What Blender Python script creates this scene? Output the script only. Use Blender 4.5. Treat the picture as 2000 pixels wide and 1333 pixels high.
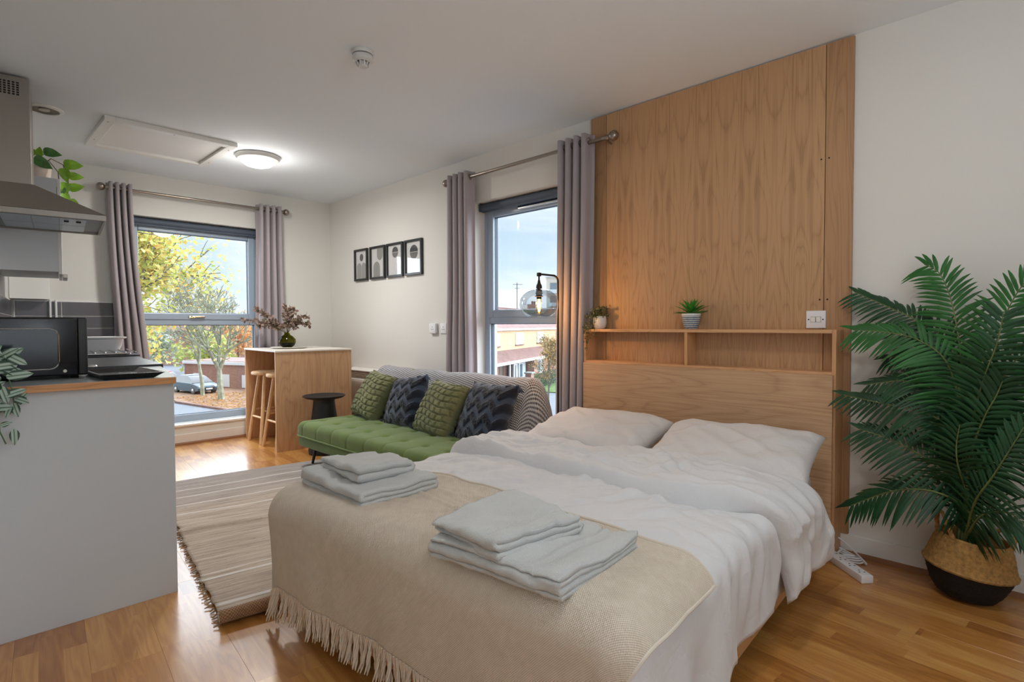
import bpy, bmesh, math, random
import numpy as np
from mathutils import Vector, Matrix
random.seed(7); RNG = np.random.default_rng(7)
SC = bpy.context.scene
for o in list(bpy.data.objects): bpy.data.objects.remove(o)
COL = SC.collection
pi = math.pi

# ------------------------------------------------------------------ camera
cam_d = bpy.data.cameras.new('camera'); cam = bpy.data.objects.new('camera', cam_d); COL.objects.link(cam)
cam_d.sensor_width = 36; cam_d.lens = 1091.34*36/2000; cam_d.clip_start = .05; cam_d.clip_end = 1000
r_ = Vector((0.702644, -0.711533, -0.003423)); d_ = Vector((-0.02252, -0.017429, -0.999594)); f_ = Vector((0.711185, 0.702436, -0.02827))
cam.matrix_world = Matrix(((r_.x, -d_.x, -f_.x, 0), (r_.y, -d_.y, -f_.y, 0), (r_.z, -d_.z, -f_.z, 1.1), (0, 0, 0, 1)))
SC.camera = cam

# ------------------------------------------------------------------ view, world, lights
SC.view_settings.view_transform = 'Standard'; SC.view_settings.look = 'None'
SC.view_settings.exposure = 0.0; SC.view_settings.gamma = 1.0; SC.view_settings.use_curve_mapping = False
SC.cycles.max_bounces = 8; SC.cycles.diffuse_bounces = 5; SC.cycles.glossy_bounces = 4
SC.cycles.transparent_max_bounces = 12; SC.cycles.transmission_bounces = 6
SC.cycles.sample_clamp_indirect = 6; SC.cycles.caustics_reflective = False; SC.cycles.caustics_refractive = False

def nodes_of(m):
    m.use_nodes = True; nt = m.node_tree; nt.nodes.clear(); return nt
def N(nt, typ, **kw):
    n = nt.nodes.new(typ)
    for k, v in kw.items():
        if k.startswith('i_'):
            key = k[2:].replace('_', ' ')
            n.inputs[int(key) if key.isdigit() else key].default_value = v
        else: setattr(n, k, v)
    return n
def L(nt, a, b): nt.links.new(a, b)
def ramp(nt, src, stops, interp='LINEAR'):
    r = nt.nodes.new('ShaderNodeValToRGB'); r.color_ramp.interpolation = interp
    e = r.color_ramp.elements
    while len(e) < len(stops): e.new(0.5)
    for el, (p, c) in zip(e, stops): el.position = p; el.color = (*c, 1) if len(c) == 3 else c
    L(nt, src, r.inputs[0]); return r
def math_(nt, op, a, b=None, clamp=False):
    n = nt.nodes.new('ShaderNodeMath'); n.operation = op; n.use_clamp = clamp
    for i, v in enumerate((a, b)):
        if v is None: continue
        if isinstance(v, (int, float)): n.inputs[i].default_value = v
        else: L(nt, v, n.inputs[i])
    return n.outputs[0]
def srgb(h):
    h = h.lstrip('#'); c = [int(h[i:i+2], 16)/255 for i in (0, 2, 4)]
    return tuple(x/12.92 if x <= .04045 else ((x+.055)/1.055)**2.4 for x in c)

w = bpy.data.worlds.new('sky'); SC.world = w; nt = nodes_of(w)
tc = N(nt, 'ShaderNodeTexCoord'); sep = N(nt, 'ShaderNodeSeparateXYZ'); L(nt, tc.outputs['Generated'], sep.inputs[0])
mp = N(nt, 'ShaderNodeMapping'); mp.inputs['Scale'].default_value = (1.0, 1.0, 3.4); mp.inputs['Location'].default_value = (.3, 1.1, .35)
L(nt, tc.outputs['Generated'], mp.inputs[0])
n1 = N(nt, 'ShaderNodeTexNoise'); n1.inputs['Scale'].default_value = 2.6; n1.inputs['Detail'].default_value = 7; n1.inputs['Roughness'].default_value = .55
n1.inputs['Distortion'].default_value = .4; L(nt, mp.outputs[0], n1.inputs['Vector'])
cl = ramp(nt, n1.outputs['Fac'], [(.36, (0, 0, 0)), (.62, (1, 1, 1))])
blue = ramp(nt, sep.outputs['Z'], [(.0, srgb('dbe6ed')), (.10, srgb('bcd2e1')), (.26, srgb('9fbbd0')), (1, srgb('86a6c2'))])
cc = ramp(nt, n1.outputs['Fac'], [(.45, srgb('dfe8ef')), (.58, srgb('f2f5f8')), (.75, srgb('b9c7d3'))])
mx = N(nt, 'ShaderNodeMixRGB'); L(nt, cl.outputs[0], mx.inputs[0]); L(nt, blue.outputs[0], mx.inputs[1]); L(nt, cc.outputs[0], mx.inputs[2])
bg = N(nt, 'ShaderNodeBackground'); bg.inputs['Strength'].default_value = 1.45
L(nt, mx.outputs[0], bg.inputs[0]); wo = N(nt, 'ShaderNodeOutputWorld'); L(nt, bg.outputs[0], wo.inputs[0])

def light(name, typ, loc, energy, color, rot=None, target=None, **kw):
    l = bpy.data.lights.new(name, typ); l.energy = energy; l.color = color
    for k, v in kw.items(): setattr(l, k, v)
    o = bpy.data.objects.new(name, l); COL.objects.link(o); o.location = loc
    if target is not None:
        o.rotation_euler = (Vector(target)-Vector(loc)).to_track_quat('-Z', 'Y').to_euler()
    return o
# overcast sky light arriving through the two windows, and sun on the street
light('sky_light_far', 'SUN', (1.7, 9, 5), 12.0, (.84, .92, 1.0), target=(1.7-.0, 5.0, 2.6), angle=math.radians(105))
light('sky_light_right', 'SUN', (9, -.6, 4.8), 13.0, (.82, .91, 1.0), target=(4.0, 2.6, 2.2), angle=math.radians(95))
# fill light added behind the camera, set in an invented window (added_rear_window)
light('rear_fill_light', 'AREA', (0.54, -1.12, 1.45), 7, (.88, .95, 1.0), target=(1.2, 2.2, 1.0), shape='RECTANGLE', size=1.7, size_y=1.25)

# added fill light behind the camera, out of view, washing the ceiling
light('added_fill_uplight', 'AREA', (.9, -.75, 1.62), 14.5, (.90, .96, 1.0), target=(1.0, .2, 4), shape='DISK', size=.34)
# ------------------------------------------------------------------ material helpers
MATS = {}
def pbr(name, color, rough=.5, metal=0, bump=None, spec=.5, noise=None, sheen=0, coat=0, coat_rough=.1, emit=None, estr=0, alpha=None, subsurf=0):
    """bump=(scale,strength,detail) noise=(scale,amount)"""
    m = bpy.data.materials.new(name); nt = nodes_of(m)
    out = N(nt, 'ShaderNodeOutputMaterial'); b = N(nt, 'ShaderNodeBsdfPrincipled'); L(nt, b.outputs[0], out.inputs[0])
    c = srgb(color) if isinstance(color, str) else color
    b.inputs['Base Color'].default_value = (*c, 1); b.inputs['Roughness'].default_value = rough; b.inputs['Metallic'].default_value = metal
    b.inputs['Specular IOR Level'].default_value = spec
    if sheen: b.inputs['Sheen Weight'].default_value = sheen; b.inputs['Sheen Roughness'].default_value = .4
    if coat: b.inputs['Coat Weight'].default_value = coat; b.inputs['Coat Roughness'].default_value = coat_rough
    if emit: b.inputs['Emission Color'].default_value = (*srgb(emit), 1); b.inputs['Emission Strength'].default_value = estr
    tcn = N(nt, 'ShaderNodeTexCoord')
    if noise:
        n = N(nt, 'ShaderNodeTexNoise'); n.inputs['Scale'].default_value = noise[0]; n.inputs['Detail'].default_value = 5
        L(nt, tcn.outputs['Object'], n.inputs['Vector']); a = noise[1]
        r = ramp(nt, n.outputs['Fac'], [(.3, tuple(max(0, x*(1-a)) for x in c)), (.7, tuple(min(1, x*(1+a)) for x in c))])
        L(nt, r.outputs[0], b.inputs['Base Color'])
    if bump:
        n = N(nt, 'ShaderNodeTexNoise'); n.inputs['Scale'].default_value = bump[0]; n.inputs['Detail'].default_value = bump[2] if len(bump) > 2 else 3
        L(nt, tcn.outputs['Object'], n.inputs['Vector'])
        bp = N(nt, 'ShaderNodeBump'); bp.inputs['Strength'].default_value = bump[1]; bp.inputs['Distance'].default_value = .004
        L(nt, n.outputs['Fac'], bp.inputs['Height']); L(nt, bp.outputs[0], b.inputs['Normal'])
    m['bsdf'] = b.name
    return m
def oak(name, light_c, dark_c, axis='Z', ring=5.0, rough=.45, contrast=.55, rnd=False, fine=1.0, offs=0, book=0, nring=13.0):
    """veneered oak: noise contours stretched along the grain give the cathedral figure"""
    m = bpy.data.materials.new(name); nt = nodes_of(m)
    out = N(nt, 'ShaderNodeOutputMaterial'); b = N(nt, 'ShaderNodeBsdfPrincipled'); L(nt, b.outputs[0], out.inputs[0])
    tcn = N(nt, 'ShaderNodeTexCoord'); vec = tcn.outputs['Object']
    if rnd:
        oi = N(nt, 'ShaderNodeObjectInfo'); va = N(nt, 'ShaderNodeVectorMath'); va.operation = 'SCALE'
        cx = N(nt, 'ShaderNodeCombineXYZ'); L(nt, oi.outputs['Random'], cx.inputs[0]); L(nt, oi.outputs['Random'], cx.inputs[1]); L(nt, oi.outputs['Random'], cx.inputs[2])
        L(nt, cx.outputs[0], va.inputs[0]); va.inputs['Scale'].default_value = 37
        ad = N(nt, 'ShaderNodeVectorMath'); ad.operation = 'ADD'; L(nt, vec, ad.inputs[0]); L(nt, va.outputs[0], ad.inputs[1]); vec = ad.outputs[0]
    i = 'XYZ'.index(axis)
    if book:      # book-matched veneer leaves across the width
        sb = N(nt, 'ShaderNodeSeparateXYZ'); L(nt, vec, sb.inputs[0]); cb = N(nt, 'ShaderNodeCombineXYZ')
        for q in range(3):
            if q == 1: L(nt, math_(nt, 'PINGPONG', math_(nt, 'ADD', sb.outputs[q], 10.0), book), cb.inputs[q])
            else: L(nt, sb.outputs[q], cb.inputs[q])
        vec = cb.outputs[0]
    def mapped(s, stretch, off=0.0):
        mpn = N(nt, 'ShaderNodeMapping'); sc = [s, s, s]; sc[i] = s*stretch
        mpn.inputs['Scale'].default_value = sc; mpn.inputs['Location'].default_value = (off+offs, off*1.7, off*.6+offs); L(nt, vec, mpn.inputs[0]); return mpn.outputs[0]
    n = N(nt, 'ShaderNodeTexNoise'); n.inputs['Scale'].default_value = 1; n.inputs['Detail'].default_value = 1.5; n.inputs['Roughness'].default_value = .4
    n.inputs['Distortion'].default_value = .35
    L(nt, mapped(ring, .13), n.inputs['Vector'])
    fr = math_(nt, 'FRACT', math_(nt, 'MULTIPLY', n.outputs['Fac'], nring))
    tri = math_(nt, 'ABSOLUTE', math_(nt, 'SUBTRACT', fr, .5))
    r1 = ramp(nt, tri, [(.0, (.0,)*3), (.12, (.6,)*3), (.5, (1,)*3)])
    g = N(nt, 'ShaderNodeTexNoise'); g.inputs['Scale'].default_value = 1; g.inputs['Detail'].default_value = 4
    L(nt, mapped(150*fine, .018, 3), g.inputs['Vector'])
    v = N(nt, 'ShaderNodeTexNoise'); v.inputs['Scale'].default_value = 1; v.inputs['Detail'].default_value = 2
    L(nt, mapped(7, .1, 7), v.inputs['Vector'])
    a = math_(nt, 'MULTIPLY', r1.outputs[0], .36); bb = math_(nt, 'MULTIPLY', math_(nt, 'SUBTRACT', g.outputs['Fac'], .22), 1.15); c3 = math_(nt, 'MULTIPLY', v.outputs['Fac'], .42)
    s = math_(nt, 'ADD', math_(nt, 'ADD', a, bb), c3)
    lc, dc = srgb(light_c), srgb(dark_c)
    r2 = ramp(nt, s, [(.5-contrast*.45, dc), (.5+contrast*.5, lc)])
    L(nt, r2.outputs[0], b.inputs['Base Color'])
    rr = ramp(nt, g.outputs['Fac'], [(.3, (rough+.1,)*3), (.7, (rough-.06,)*3)]); L(nt, rr.outputs[0], b.inputs['Roughness'])
    bp = N(nt, 'ShaderNodeBump'); bp.inputs['Strength'].default_value = .12; bp.inputs['Distance'].default_value = .002
    L(nt, g.outputs['Fac'], bp.inputs['Height']); L(nt, bp.outputs[0], b.inputs['Normal'])
    m['bsdf'] = b.name
    return m
def thin_glass(name, tint=(1, 1, 1), refl=1.0, ior=1.5):
    m = bpy.data.materials.new(name); nt = nodes_of(m)
    out = N(nt, 'ShaderNodeOutputMaterial'); t = N(nt, 'ShaderNodeBsdfTransparent'); t.inputs[0].default_value = (*tint, 1)
    g = N(nt, 'ShaderNodeBsdfGlossy'); g.inputs['Roughness'].default_value = .0; g.inputs[0].default_value = (refl,)*3+(1,)
    lw = N(nt, 'ShaderNodeLayerWeight'); lw.inputs[0].default_value = .5; mxs = N(nt, 'ShaderNodeMixShader'); f0 = ((ior-1)/(ior+1))**2
    fr = math_(nt, 'ADD', math_(nt, 'MULTIPLY', math_(nt, 'POWER', lw.outputs['Facing'], 5.0), 1-f0), f0)
    L(nt, fr, mxs.inputs[0]); L(nt, t.outputs[0], mxs.inputs[1]); L(nt, g.outputs[0], mxs.inputs[2]); L(nt, mxs.outputs[0], out.inputs[0])
    return m
def island(name, stops, rough=.6, transl=.35, spec=.3):
    """foliage: every leaf (mesh island) takes its own colour"""
    m = bpy.data.materials.new(name); nt = nodes_of(m)
    out = N(nt, 'ShaderNodeOutputMaterial'); b = N(nt, 'ShaderNodeBsdfPrincipled'); g = N(nt, 'ShaderNodeNewGeometry')
    r = ramp(nt, g.outputs['Random Per Island'], [(p, srgb(c)) for p, c in stops])
    L(nt, r.outputs[0], b.inputs['Base Color']); b.inputs['Roughness'].default_value = rough; b.inputs['Specular IOR Level'].default_value = spec
    tr = N(nt, 'ShaderNodeBsdfTranslucent'); L(nt, r.outputs[0], tr.inputs[0]); mxs = N(nt, 'ShaderNodeMixShader'); mxs.inputs[0].default_value = transl
    L(nt, b.outputs[0], mxs.inputs[1]); L(nt, tr.outputs[0], mxs.inputs[2]); L(nt, mxs.outputs[0], out.inputs[0])
    return m
def weave(name, c1, c2, scale=300, bump=.5, rough=.9, kind='check', sheen=.2, vecaxes=(0, 1)):
    """woven cloth in UV space: crossing waves"""
    m = bpy.data.materials.new(name); nt = nodes_of(m)
    out = N(nt, 'ShaderNodeOutputMaterial'); b = N(nt, 'ShaderNodeBsdfPrincipled'); L(nt, b.outputs[0], out.inputs[0])
    tcn = N(nt, 'ShaderNodeTexCoord'); sp = N(nt, 'ShaderNodeSeparateXYZ'); L(nt, tcn.outputs['UV'], sp.inputs[0])
    u = math_(nt, 'MULTIPLY', sp.outputs[0], scale); v = math_(nt, 'MULTIPLY', sp.outputs[1], scale)
    if kind == 'check': h = math_(nt, 'MULTIPLY', math_(nt, 'SINE', u), math_(nt, 'SINE', v))
    elif kind == 'twill':
        h = math_(nt, 'MULTIPLY', math_(nt, 'SINE', math_(nt, 'ADD', u, math_(nt, 'MULTIPLY', v, .55))), math_(nt, 'MULTIPLY', math_(nt, 'SINE', math_(nt, 'SUBTRACT', math_(nt, 'MULTIPLY', v, .8), math_(nt, 'MULTIPLY', u, .3))), 1.5))
    n = N(nt, 'ShaderNodeTexNoise'); n.inputs['Scale'].default_value = 30; n.inputs['Detail'].default_value = 4; L(nt, tcn.outputs['UV'], n.inputs['Vector'])
    hh = math_(nt, 'ADD', math_(nt, 'MULTIPLY', h, .5), math_(nt, 'MULTIPLY', math_(nt, 'SUBTRACT', n.outputs['Fac'], .5), .5))
    r = ramp(nt, math_(nt, 'ADD', hh, .5), [(.15, srgb(c2)), (.75, srgb(c1))]); L(nt, r.outputs[0], b.inputs['Base Color'])
    b.inputs['Roughness'].default_value = rough; b.inputs['Specular IOR Level'].default_value = .2; b.inputs['Sheen Weight'].default_value = sheen
    bp = N(nt, 'ShaderNodeBump'); bp.inputs['Strength'].default_value = bump; bp.inputs['Distance'].default_value = .003
    L(nt, hh, bp.inputs['Height']); L(nt, bp.outputs[0], b.inputs['Normal'])
    return m

# ------------------------------------------------------------------ numpy noise
def _h(ix, iy, iz):
    n = (ix*374761393 + iy*668265263 + iz*2147483647//7) & 0xffffffff
    n = ((n ^ (n >> 13))*1274126177) & 0xffffffff
    return ((n ^ (n >> 16)) & 0xffff)/32767.5 - 1
def vnoise(x, y, z=0.0):
    x = np.asarray(x, float); y = np.asarray(y, float); z = np.zeros_like(x)+z
    ix, iy, iz = np.floor(x).astype(np.int64), np.floor(y).astype(np.int64), np.floor(z).astype(np.int64)
    fx, fy, fz = x-ix, y-iy, z-iz
    fx, fy, fz = (t*t*t*(t*(t*6-15)+10) for t in (fx, fy, fz))
    r = 0
    for a in (0, 1):
        for b in (0, 1):
            for c in (0, 1):
                r = r + _h(ix+a, iy+b, iz+c)*(fx if a else 1-fx)*(fy if b else 1-fy)*(fz if c else 1-fz)
    return r
def fbm(x, y, z=0.0, oct=3):
    s = 0; a = 1.0
    for i in range(oct):
        s = s + a*vnoise(x*2**i+17*i, y*2**i-9*i, z+5*i); a *= .5
    return s
def sstep(a, b, x):
    t = np.clip((np.asarray(x, float)-a)/(b-a), 0, 1); return t*t*(3-2*t)

# ------------------------------------------------------------------ mesh builder
class MB:
    def __init__(s): s.v = []; s.f = []; s.uv = []; s.mi = []; s.M = None; s.cur = 0
    def add(s, vs, fs, uvs=None):
        b = len(s.v)
        if s.M is not None: vs = [tuple(s.M @ Vector(p)) for p in vs]
        s.v.extend([tuple(float(q) for q in p) for p in vs])
        for i, f in enumerate(fs):
            s.f.append(tuple(b+k for k in f)); s.mi.append(s.cur)
            s.uv.append(None if uvs is None else [uvs[k] for k in f])
        return s
    def box(s, x0, x1, y0, y1, z0, z1):
        v = [(x0, y0, z0), (x1, y0, z0), (x1, y1, z0), (x0, y1, z0), (x0, y0, z1), (x1, y0, z1), (x1, y1, z1), (x0, y1, z1)]
        return s.add(v, [(0, 3, 2, 1), (4, 5, 6, 7), (0, 1, 5, 4), (1, 2, 6, 5), (2, 3, 7, 6), (3, 0, 4, 7)])
    def prism(s, poly, z0, z1):
        n = len(poly); v = [(x, y, z0) for x, y in poly]+[(x, y, z1) for x, y in poly]
        return s.add(v, [tuple(range(n))[::-1], tuple(range(n, 2*n))]+[(i, (i+1) % n, n+(i+1) % n, n+i) for i in range(n)])
    def hull8(s, p): return s.add(p, [(0, 3, 2, 1), (4, 5, 6, 7), (0, 1, 5, 4), (1, 2, 6, 5), (2, 3, 7, 6), (3, 0, 4, 7)])
    def tube(s, pts, r, n=10, caps=True, closed=False):
        P = [Vector(p) for p in pts]; m = len(P); rr = r if hasattr(r, '__len__') else [r]*m
        up = Vector((0, 0, 1)); vs = []; prev = None
        for i, p in enumerate(P):
            if closed: t = P[(i+1) % m]-P[i-1]
            else: t = P[min(i+1, m-1)]-P[max(i-1, 0)]
            t.normalize()
            if prev is None:
                a = t.cross(up)
                if a.length < 1e-3: a = t.cross(Vector((1, 0, 0)))
                a.normalize()
            else:
                a = prev - t*prev.dot(t)
                if a.length < 1e-6: a = t.orthogonal()
                a.normalize()
            prev = a; b = t.cross(a)
            for k in range(n):
                an = 2*pi*k/n; vs.append(p+(a*math.cos(an)+b*math.sin(an))*rr[i])
        fs = []
        for i in range(m if closed else m-1):
            j = (i+1) % m
            for k in range(n): fs.append((i*n+k, i*n+(k+1) % n, j*n+(k+1) % n, j*n+k))
        if caps and not closed: fs += [tuple(range(n))[::-1], tuple(range((m-1)*n, m*n))]
        return s.add(vs, fs)
    def cyl(s, c, r, z0, z1, n=24, r2=None):
        return s.tube([(c[0], c[1], z0), (c[0], c[1], z1)], [r, r if r2 is None else r2], n)
    def lathe(s, c, prof, n=32, axis='Z', close=False):
        vs = []; m = len(prof)
        for r, z in prof:
            for k in range(n):
                a = 2*pi*k/n; x, y = r*math.cos(a), r*math.sin(a)
                p = (x, y, z) if axis == 'Z' else ((z, x, y) if axis == 'X' else (x, z, y))
                vs.append((c[0]+p[0], c[1]+p[1], c[2]+p[2]))
        fs = [(i*n+k, i*n+(k+1) % n, (i+1)*n+(k+1) % n, (i+1)*n+k) for i in range(m-1) for k in range(n)]
        if prof[0][0] > 1e-5 and close: fs.append(tuple(range(n))[::-1])
        if prof[-1][0] > 1e-5 and close: fs.append(tuple(range((m-1)*n, m*n)))
        return s.add(vs, fs)
    def sphere(s, c, r, n=16, sz=1.0):
        return s.lathe(c, [(max(1e-4, r*math.sin(pi*i/n)), -r*sz*math.cos(pi*i/n)) for i in range(n+1)], n=2*n)
    def grid(s, X, Y, Z, uv=None, flip=False):
        a, b = X.shape; vs = list(zip(X.ravel().tolist(), Y.ravel().tolist(), Z.ravel().tolist()))
        fs = []
        for i in range(a-1):
            o = i*b
            for j in range(b-1):
                q = (o+j, o+j+1, o+b+j+1, o+b+j); fs.append(q[::-1] if flip else q)
        U = None
        if uv is not None: U = list(zip(uv[0].ravel().tolist(), uv[1].ravel().tolist()))
        return s.add(vs, fs, U)
    def rbox(s, x0, x1, y0, y1, z0, z1, r, n=3):
        """box with rounded edges"""
        r = min(r, (x1-x0)/2-1e-5, (y1-y0)/2-1e-5, (z1-z0)/2-1e-5)
        def ax(a, b):
            k = [a+r*(1-math.cos(pi/2*i/n)) for i in range(n+1)]
            return k+[b-r*(1-math.cos(pi/2*i/n)) for i in range(n, -1, -1)]
        axs = [ax(x0, x1), ax(y0, y1), ax(z0, z1)]; lo = [x0+r, y0+r, z0+r]; hi = [x1-r, y1-r, z1-r]
        for fix in range(3):
            a, b = [i for i in range(3) if i != fix]
            for side in (0, 1):
                A, B = axs[a], axs[b]; vs = []
                for p in A:
                    for q in B:
                        P = [0, 0, 0]; P[a] = p; P[b] = q; P[fix] = (x0, y0, z0)[fix] if side == 0 else (x1, y1, z1)[fix]
                        c = [min(max(P[i], lo[i]), hi[i]) for i in range(3)]; d = [P[i]-c[i] for i in range(3)]
                        l = math.sqrt(sum(t*t for t in d)) or 1; vs.append(tuple(c[i]+d[i]/l*r for i in range(3)))
                nb = len(B); fs = []
                fl = (side == 1) ^ (fix == 1)
                for i in range(len(A)-1):
                    for j in range(nb-1):
                        f = (i*nb+j, (i+1)*nb+j, (i+1)*nb+j+1, i*nb+j+1); fs.append(f if fl else f[::-1])
                s.add(vs, fs)
        return s
def tag(o, label=None, cat=None, group=None, kind=None):
    if label: o['label'] = label
    if cat: o['category'] = cat
    if group: o['group'] = group
    if kind: o['kind'] = kind
    return o
def thing(name, loc, label, cat, group=None, rz=0):
    o = bpy.data.objects.new(name, None); COL.objects.link(o); o.location = loc; o.rotation_euler[2] = rz; o.empty_display_size = .1
    return tag(o, label, cat, group)
def root_off(p):
    v = Vector((0, 0, 0))
    while p is not None: v += p.location; p = p.parent
    return v
def build(name, mb, mats, parent=None, smooth=False, world=True, bevel=0, solid=0, subsurf=0, merge=False, origin=None, sharp=None):
    """mb in world coordinates (world=True) or in the coordinates of its parent"""
    off = root_off(parent) if (world and parent is not None) else Vector((0, 0, 0))
    loc = Vector((0, 0, 0))
    if origin is not None: loc = Vector(origin)-off; off = Vector(origin)
    me = bpy.data.meshes.new(name)
    V = [(p[0]-off.x, p[1]-off.y, p[2]-off.z) for p in mb.v]
    me.from_pydata(V, [], mb.f)
    if any(u is not None for u in mb.uv):
        lay = me.uv_layers.new(name='UVMap'); fl = []
        for f, u in zip(mb.f, mb.uv):
            if u is None: fl.extend([0.0, 0.0]*len(f))
            else:
                for q in u: fl.extend(q)
        lay.data.foreach_set('uv', fl)
    if not isinstance(mats, (list, tuple)): mats = [mats]
    for m in mats: me.materials.append(m)
    if len(mats) > 1: me.polygons.foreach_set('material_index', mb.mi)
    if merge:
        bm = bmesh.new(); bm.from_mesh(me); bmesh.ops.remove_doubles(bm, verts=bm.verts, dist=1e-5); bmesh.ops.recalc_face_normals(bm, faces=bm.faces); bm.to_mesh(me); bm.free()
    if smooth: me.polygons.foreach_set('use_smooth', [True]*len(me.polygons))
    if smooth and sharp is not False:
        try: me.set_sharp_from_angle(angle=math.radians(sharp or 40))
        except Exception: pass
    me.update()
    o = bpy.data.objects.new(name, me); COL.objects.link(o); o.location = loc
    if parent is not None: o.parent = parent
    if bevel:
        b = o.modifiers.new('bevel', 'BEVEL'); b.width = bevel; b.segments = 2; b.limit_method = 'ANGLE'
    if solid:
        b = o.modifiers.new('solid', 'SOLIDIFY'); b.thickness = solid; b.offset = 0
    if subsurf:
        b = o.modifiers.new('sub', 'SUBSURF'); b.levels = subsurf; b.render_levels = subsurf
    return o
def build_each(name, mb, mats, parent=None, **kw):
    """one object for every separate piece of mb"""
    n = len(mb.v); par = list(range(n))
    def find(a):
        while par[a] != a: par[a] = par[par[a]]; a = par[a]
        return a
    for f in mb.f:
        r = find(f[0])
        for q in f[1:]: par[find(q)] = r
    groups = {}
    for i, f in enumerate(mb.f): groups.setdefault(find(f[0]), []).append(i)
    out = []
    for fs in groups.values():
        idx = {}; m = MB()
        for i in fs:
            for q in mb.f[i]:
                if q not in idx: idx[q] = len(m.v); m.v.append(mb.v[q])
            m.f.append(tuple(idx[q] for q in mb.f[i])); m.uv.append(mb.uv[i]); m.mi.append(mb.mi[i])
        out.append(build(name, m, mats, parent, **kw))
    return out
def tree_children(o): return [c for c in bpy.data.objects if c.parent == o]
def dup(o, loc=None, rz=None, label=None, parent=None, kids=None):
    kids = tree_children(o) if kids is None else kids
    c = o.copy(); COL.objects.link(c)
    if parent is not None: c.parent = parent
    if loc is not None: c.location = loc
    if rz is not None: c.rotation_euler[2] = rz
    if label: c['label'] = label
    for k in kids:
        d = k.copy(); COL.objects.link(d); d.parent = c
        for g in tree_children(k):
            e = g.copy(); COL.objects.link(e); e.parent = d
    return c
def struct(o): o['kind'] = 'structure'; return o

# ------------------------------------------------------------------ materials
M_wall = pbr('wall_paint', 'd9d8d3', .85, bump=(60, .08), noise=(1.2, .015))
M_wallr = pbr('wall_paint_plain', 'dcdad5', .85, bump=(60, .08))
M_ceil = pbr('ceiling_paint', 'e6ecf1', .9, bump=(40, .06))
M_white = pbr('white_gloss', 'e9e8e4', .35)
M_whitesat = pbr('white_satin', 'e4e2de', .5)
M_upvc = pbr('grey_window_frame', '9fafc0', .35)
M_upvcd = pbr('window_gasket', '3c4a57', .6)
M_glass = thin_glass('window_glass')
M_blind = pbr('dark_blind', '4b5666', .6)
M_steel = pbr('brushed_steel', 'a3a09c', .32, metal=1, bump=(200, .05))
M_steeld = pbr('hood_steel', '9a938c', .38, metal=.85, bump=(90, .05))
M_chrome = pbr('chrome', 'd8d8d8', .12, metal=1)
M_pewter = pbr('brushed_nickel', '9a9087', .28, metal=1)
M_black = pbr('black_gloss', '0b0d13', .22, spec=.4)
M_blackm = pbr('black_matt', '17181a', .55, bump=(300, .1))
M_blackp = pbr('black_plastic', '1b1a1c', .42, bump=(500, .1))
M_oakpanel = oak('oak_wall_panel', 'bc946c', '8d6748', 'Z', 9.0, .5, .85, book=.128, nring=15.0, offs=1.3)
M_oakstrip = oak('oak_wall_strip', 'af8761', '876246', 'Z', 7.0, .5, .9, offs=4)
M_oakhead = oak('oak_headboard', 'c6a27e', '9d7654', 'Y', 6.5, .5, .85)
M_oakedge = oak('oak_edge', 'd0a276', 'ac7c50', 'Y', 9, .5, .5)
M_oakv = oak('oak_upright', 'c99a6c', 'a57448', 'Z', 9, .5, .5)
M_oakbar = oak('oak_bar_side', 'cda47c', 'a67b57', 'Z', 6.5, .5, .85, offs=2)
M_oakrail = oak('oak_bed_rail', 'c79a6b', 'a1713f', 'X', 8, .5, .5)
M_oaktop = oak('oak_counter_edge', 'cc9562', 'a0683a', 'X', 9, .4, .55)
M_pine = oak('pine_stool', 'dcb88c', 'bd9063', 'Z', 8, .45, .5)
M_bartop = pbr('white_bar_top', 'e8e2d8', .3)
M_grey = pbr('grey_laminate', 'c6ccd1', .5)
M_cab = pbr('pale_grey_cabinet', 'd9dadd', .45)
M_worktop = pbr('black_worktop', '2a2d31', .3, bump=(400, .1), noise=(300, .5))
M_tile = pbr('grey_tile', '5d5a5f', .3, noise=(20, .05))
M_grout = pbr('grout', 'e6e4e0', .8)
M_curt = pbr('curtain_cloth', 'a39b9f', .85, bump=(900, .25), sheen=.3)
M_velvet = pbr('green_velvet', '5c722e', .8, sheen=.25, noise=(9, .12), bump=(700, .1))
M_velvetd = pbr('green_velvet_base', '566f31', .8, sheen=.2, noise=(9, .12))
def cotton(name, col):
    m = pbr(name, col, .85, sheen=.15); nt = m.node_tree; b = nt.nodes[m['bsdf']]; tcn = N(nt, 'ShaderNodeTexCoord')
    n = N(nt, 'ShaderNodeTexNoise'); n.inputs['Scale'].default_value = 7; n.inputs['Detail'].default_value = 5; n.inputs['Distortion'].default_value = .5; n.inputs['Roughness'].default_value = .55; L(nt, tcn.outputs['Object'], n.inputs['Vector'])
    k = math_(nt, 'ABSOLUTE', math_(nt, 'SUBTRACT', n.outputs['Fac'], .5)); k = math_(nt, 'POWER', math_(nt, 'MULTIPLY', k, 4.0), .7)
    bp = N(nt, 'ShaderNodeBump'); bp.inputs['Strength'].default_value = .22; bp.inputs['Distance'].default_value = .010; L(nt, k, bp.inputs['Height']); L(nt, bp.outputs[0], b.inputs['Normal']); return m
M_duvet = cotton('white_cotton', 'd4d4d6'); M_pillow = cotton('pillow_cotton', 'd3d0cf')
M_matt = pbr('mattress_cloth', 'c6c5c9', .9)
M_towel = pbr('white_terry', 'd2d4d3', .95, bump=(420, 1.0, 5), sheen=.4)
M_throw = weave('cream_woven_throw', 'e8ddce', 'c6b49e', 1100, .7)
M_fringe = pbr('cream_yarn', 'ded0be', .95, bump=(300, .5))
M_blanket = weave('grey_white_blanket', 'cfced1', '3b4049', 330, .9, kind='twill')
M_blfr = pbr('blanket_yarn', 'a9a39c', .95, noise=(60, .45))
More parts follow.
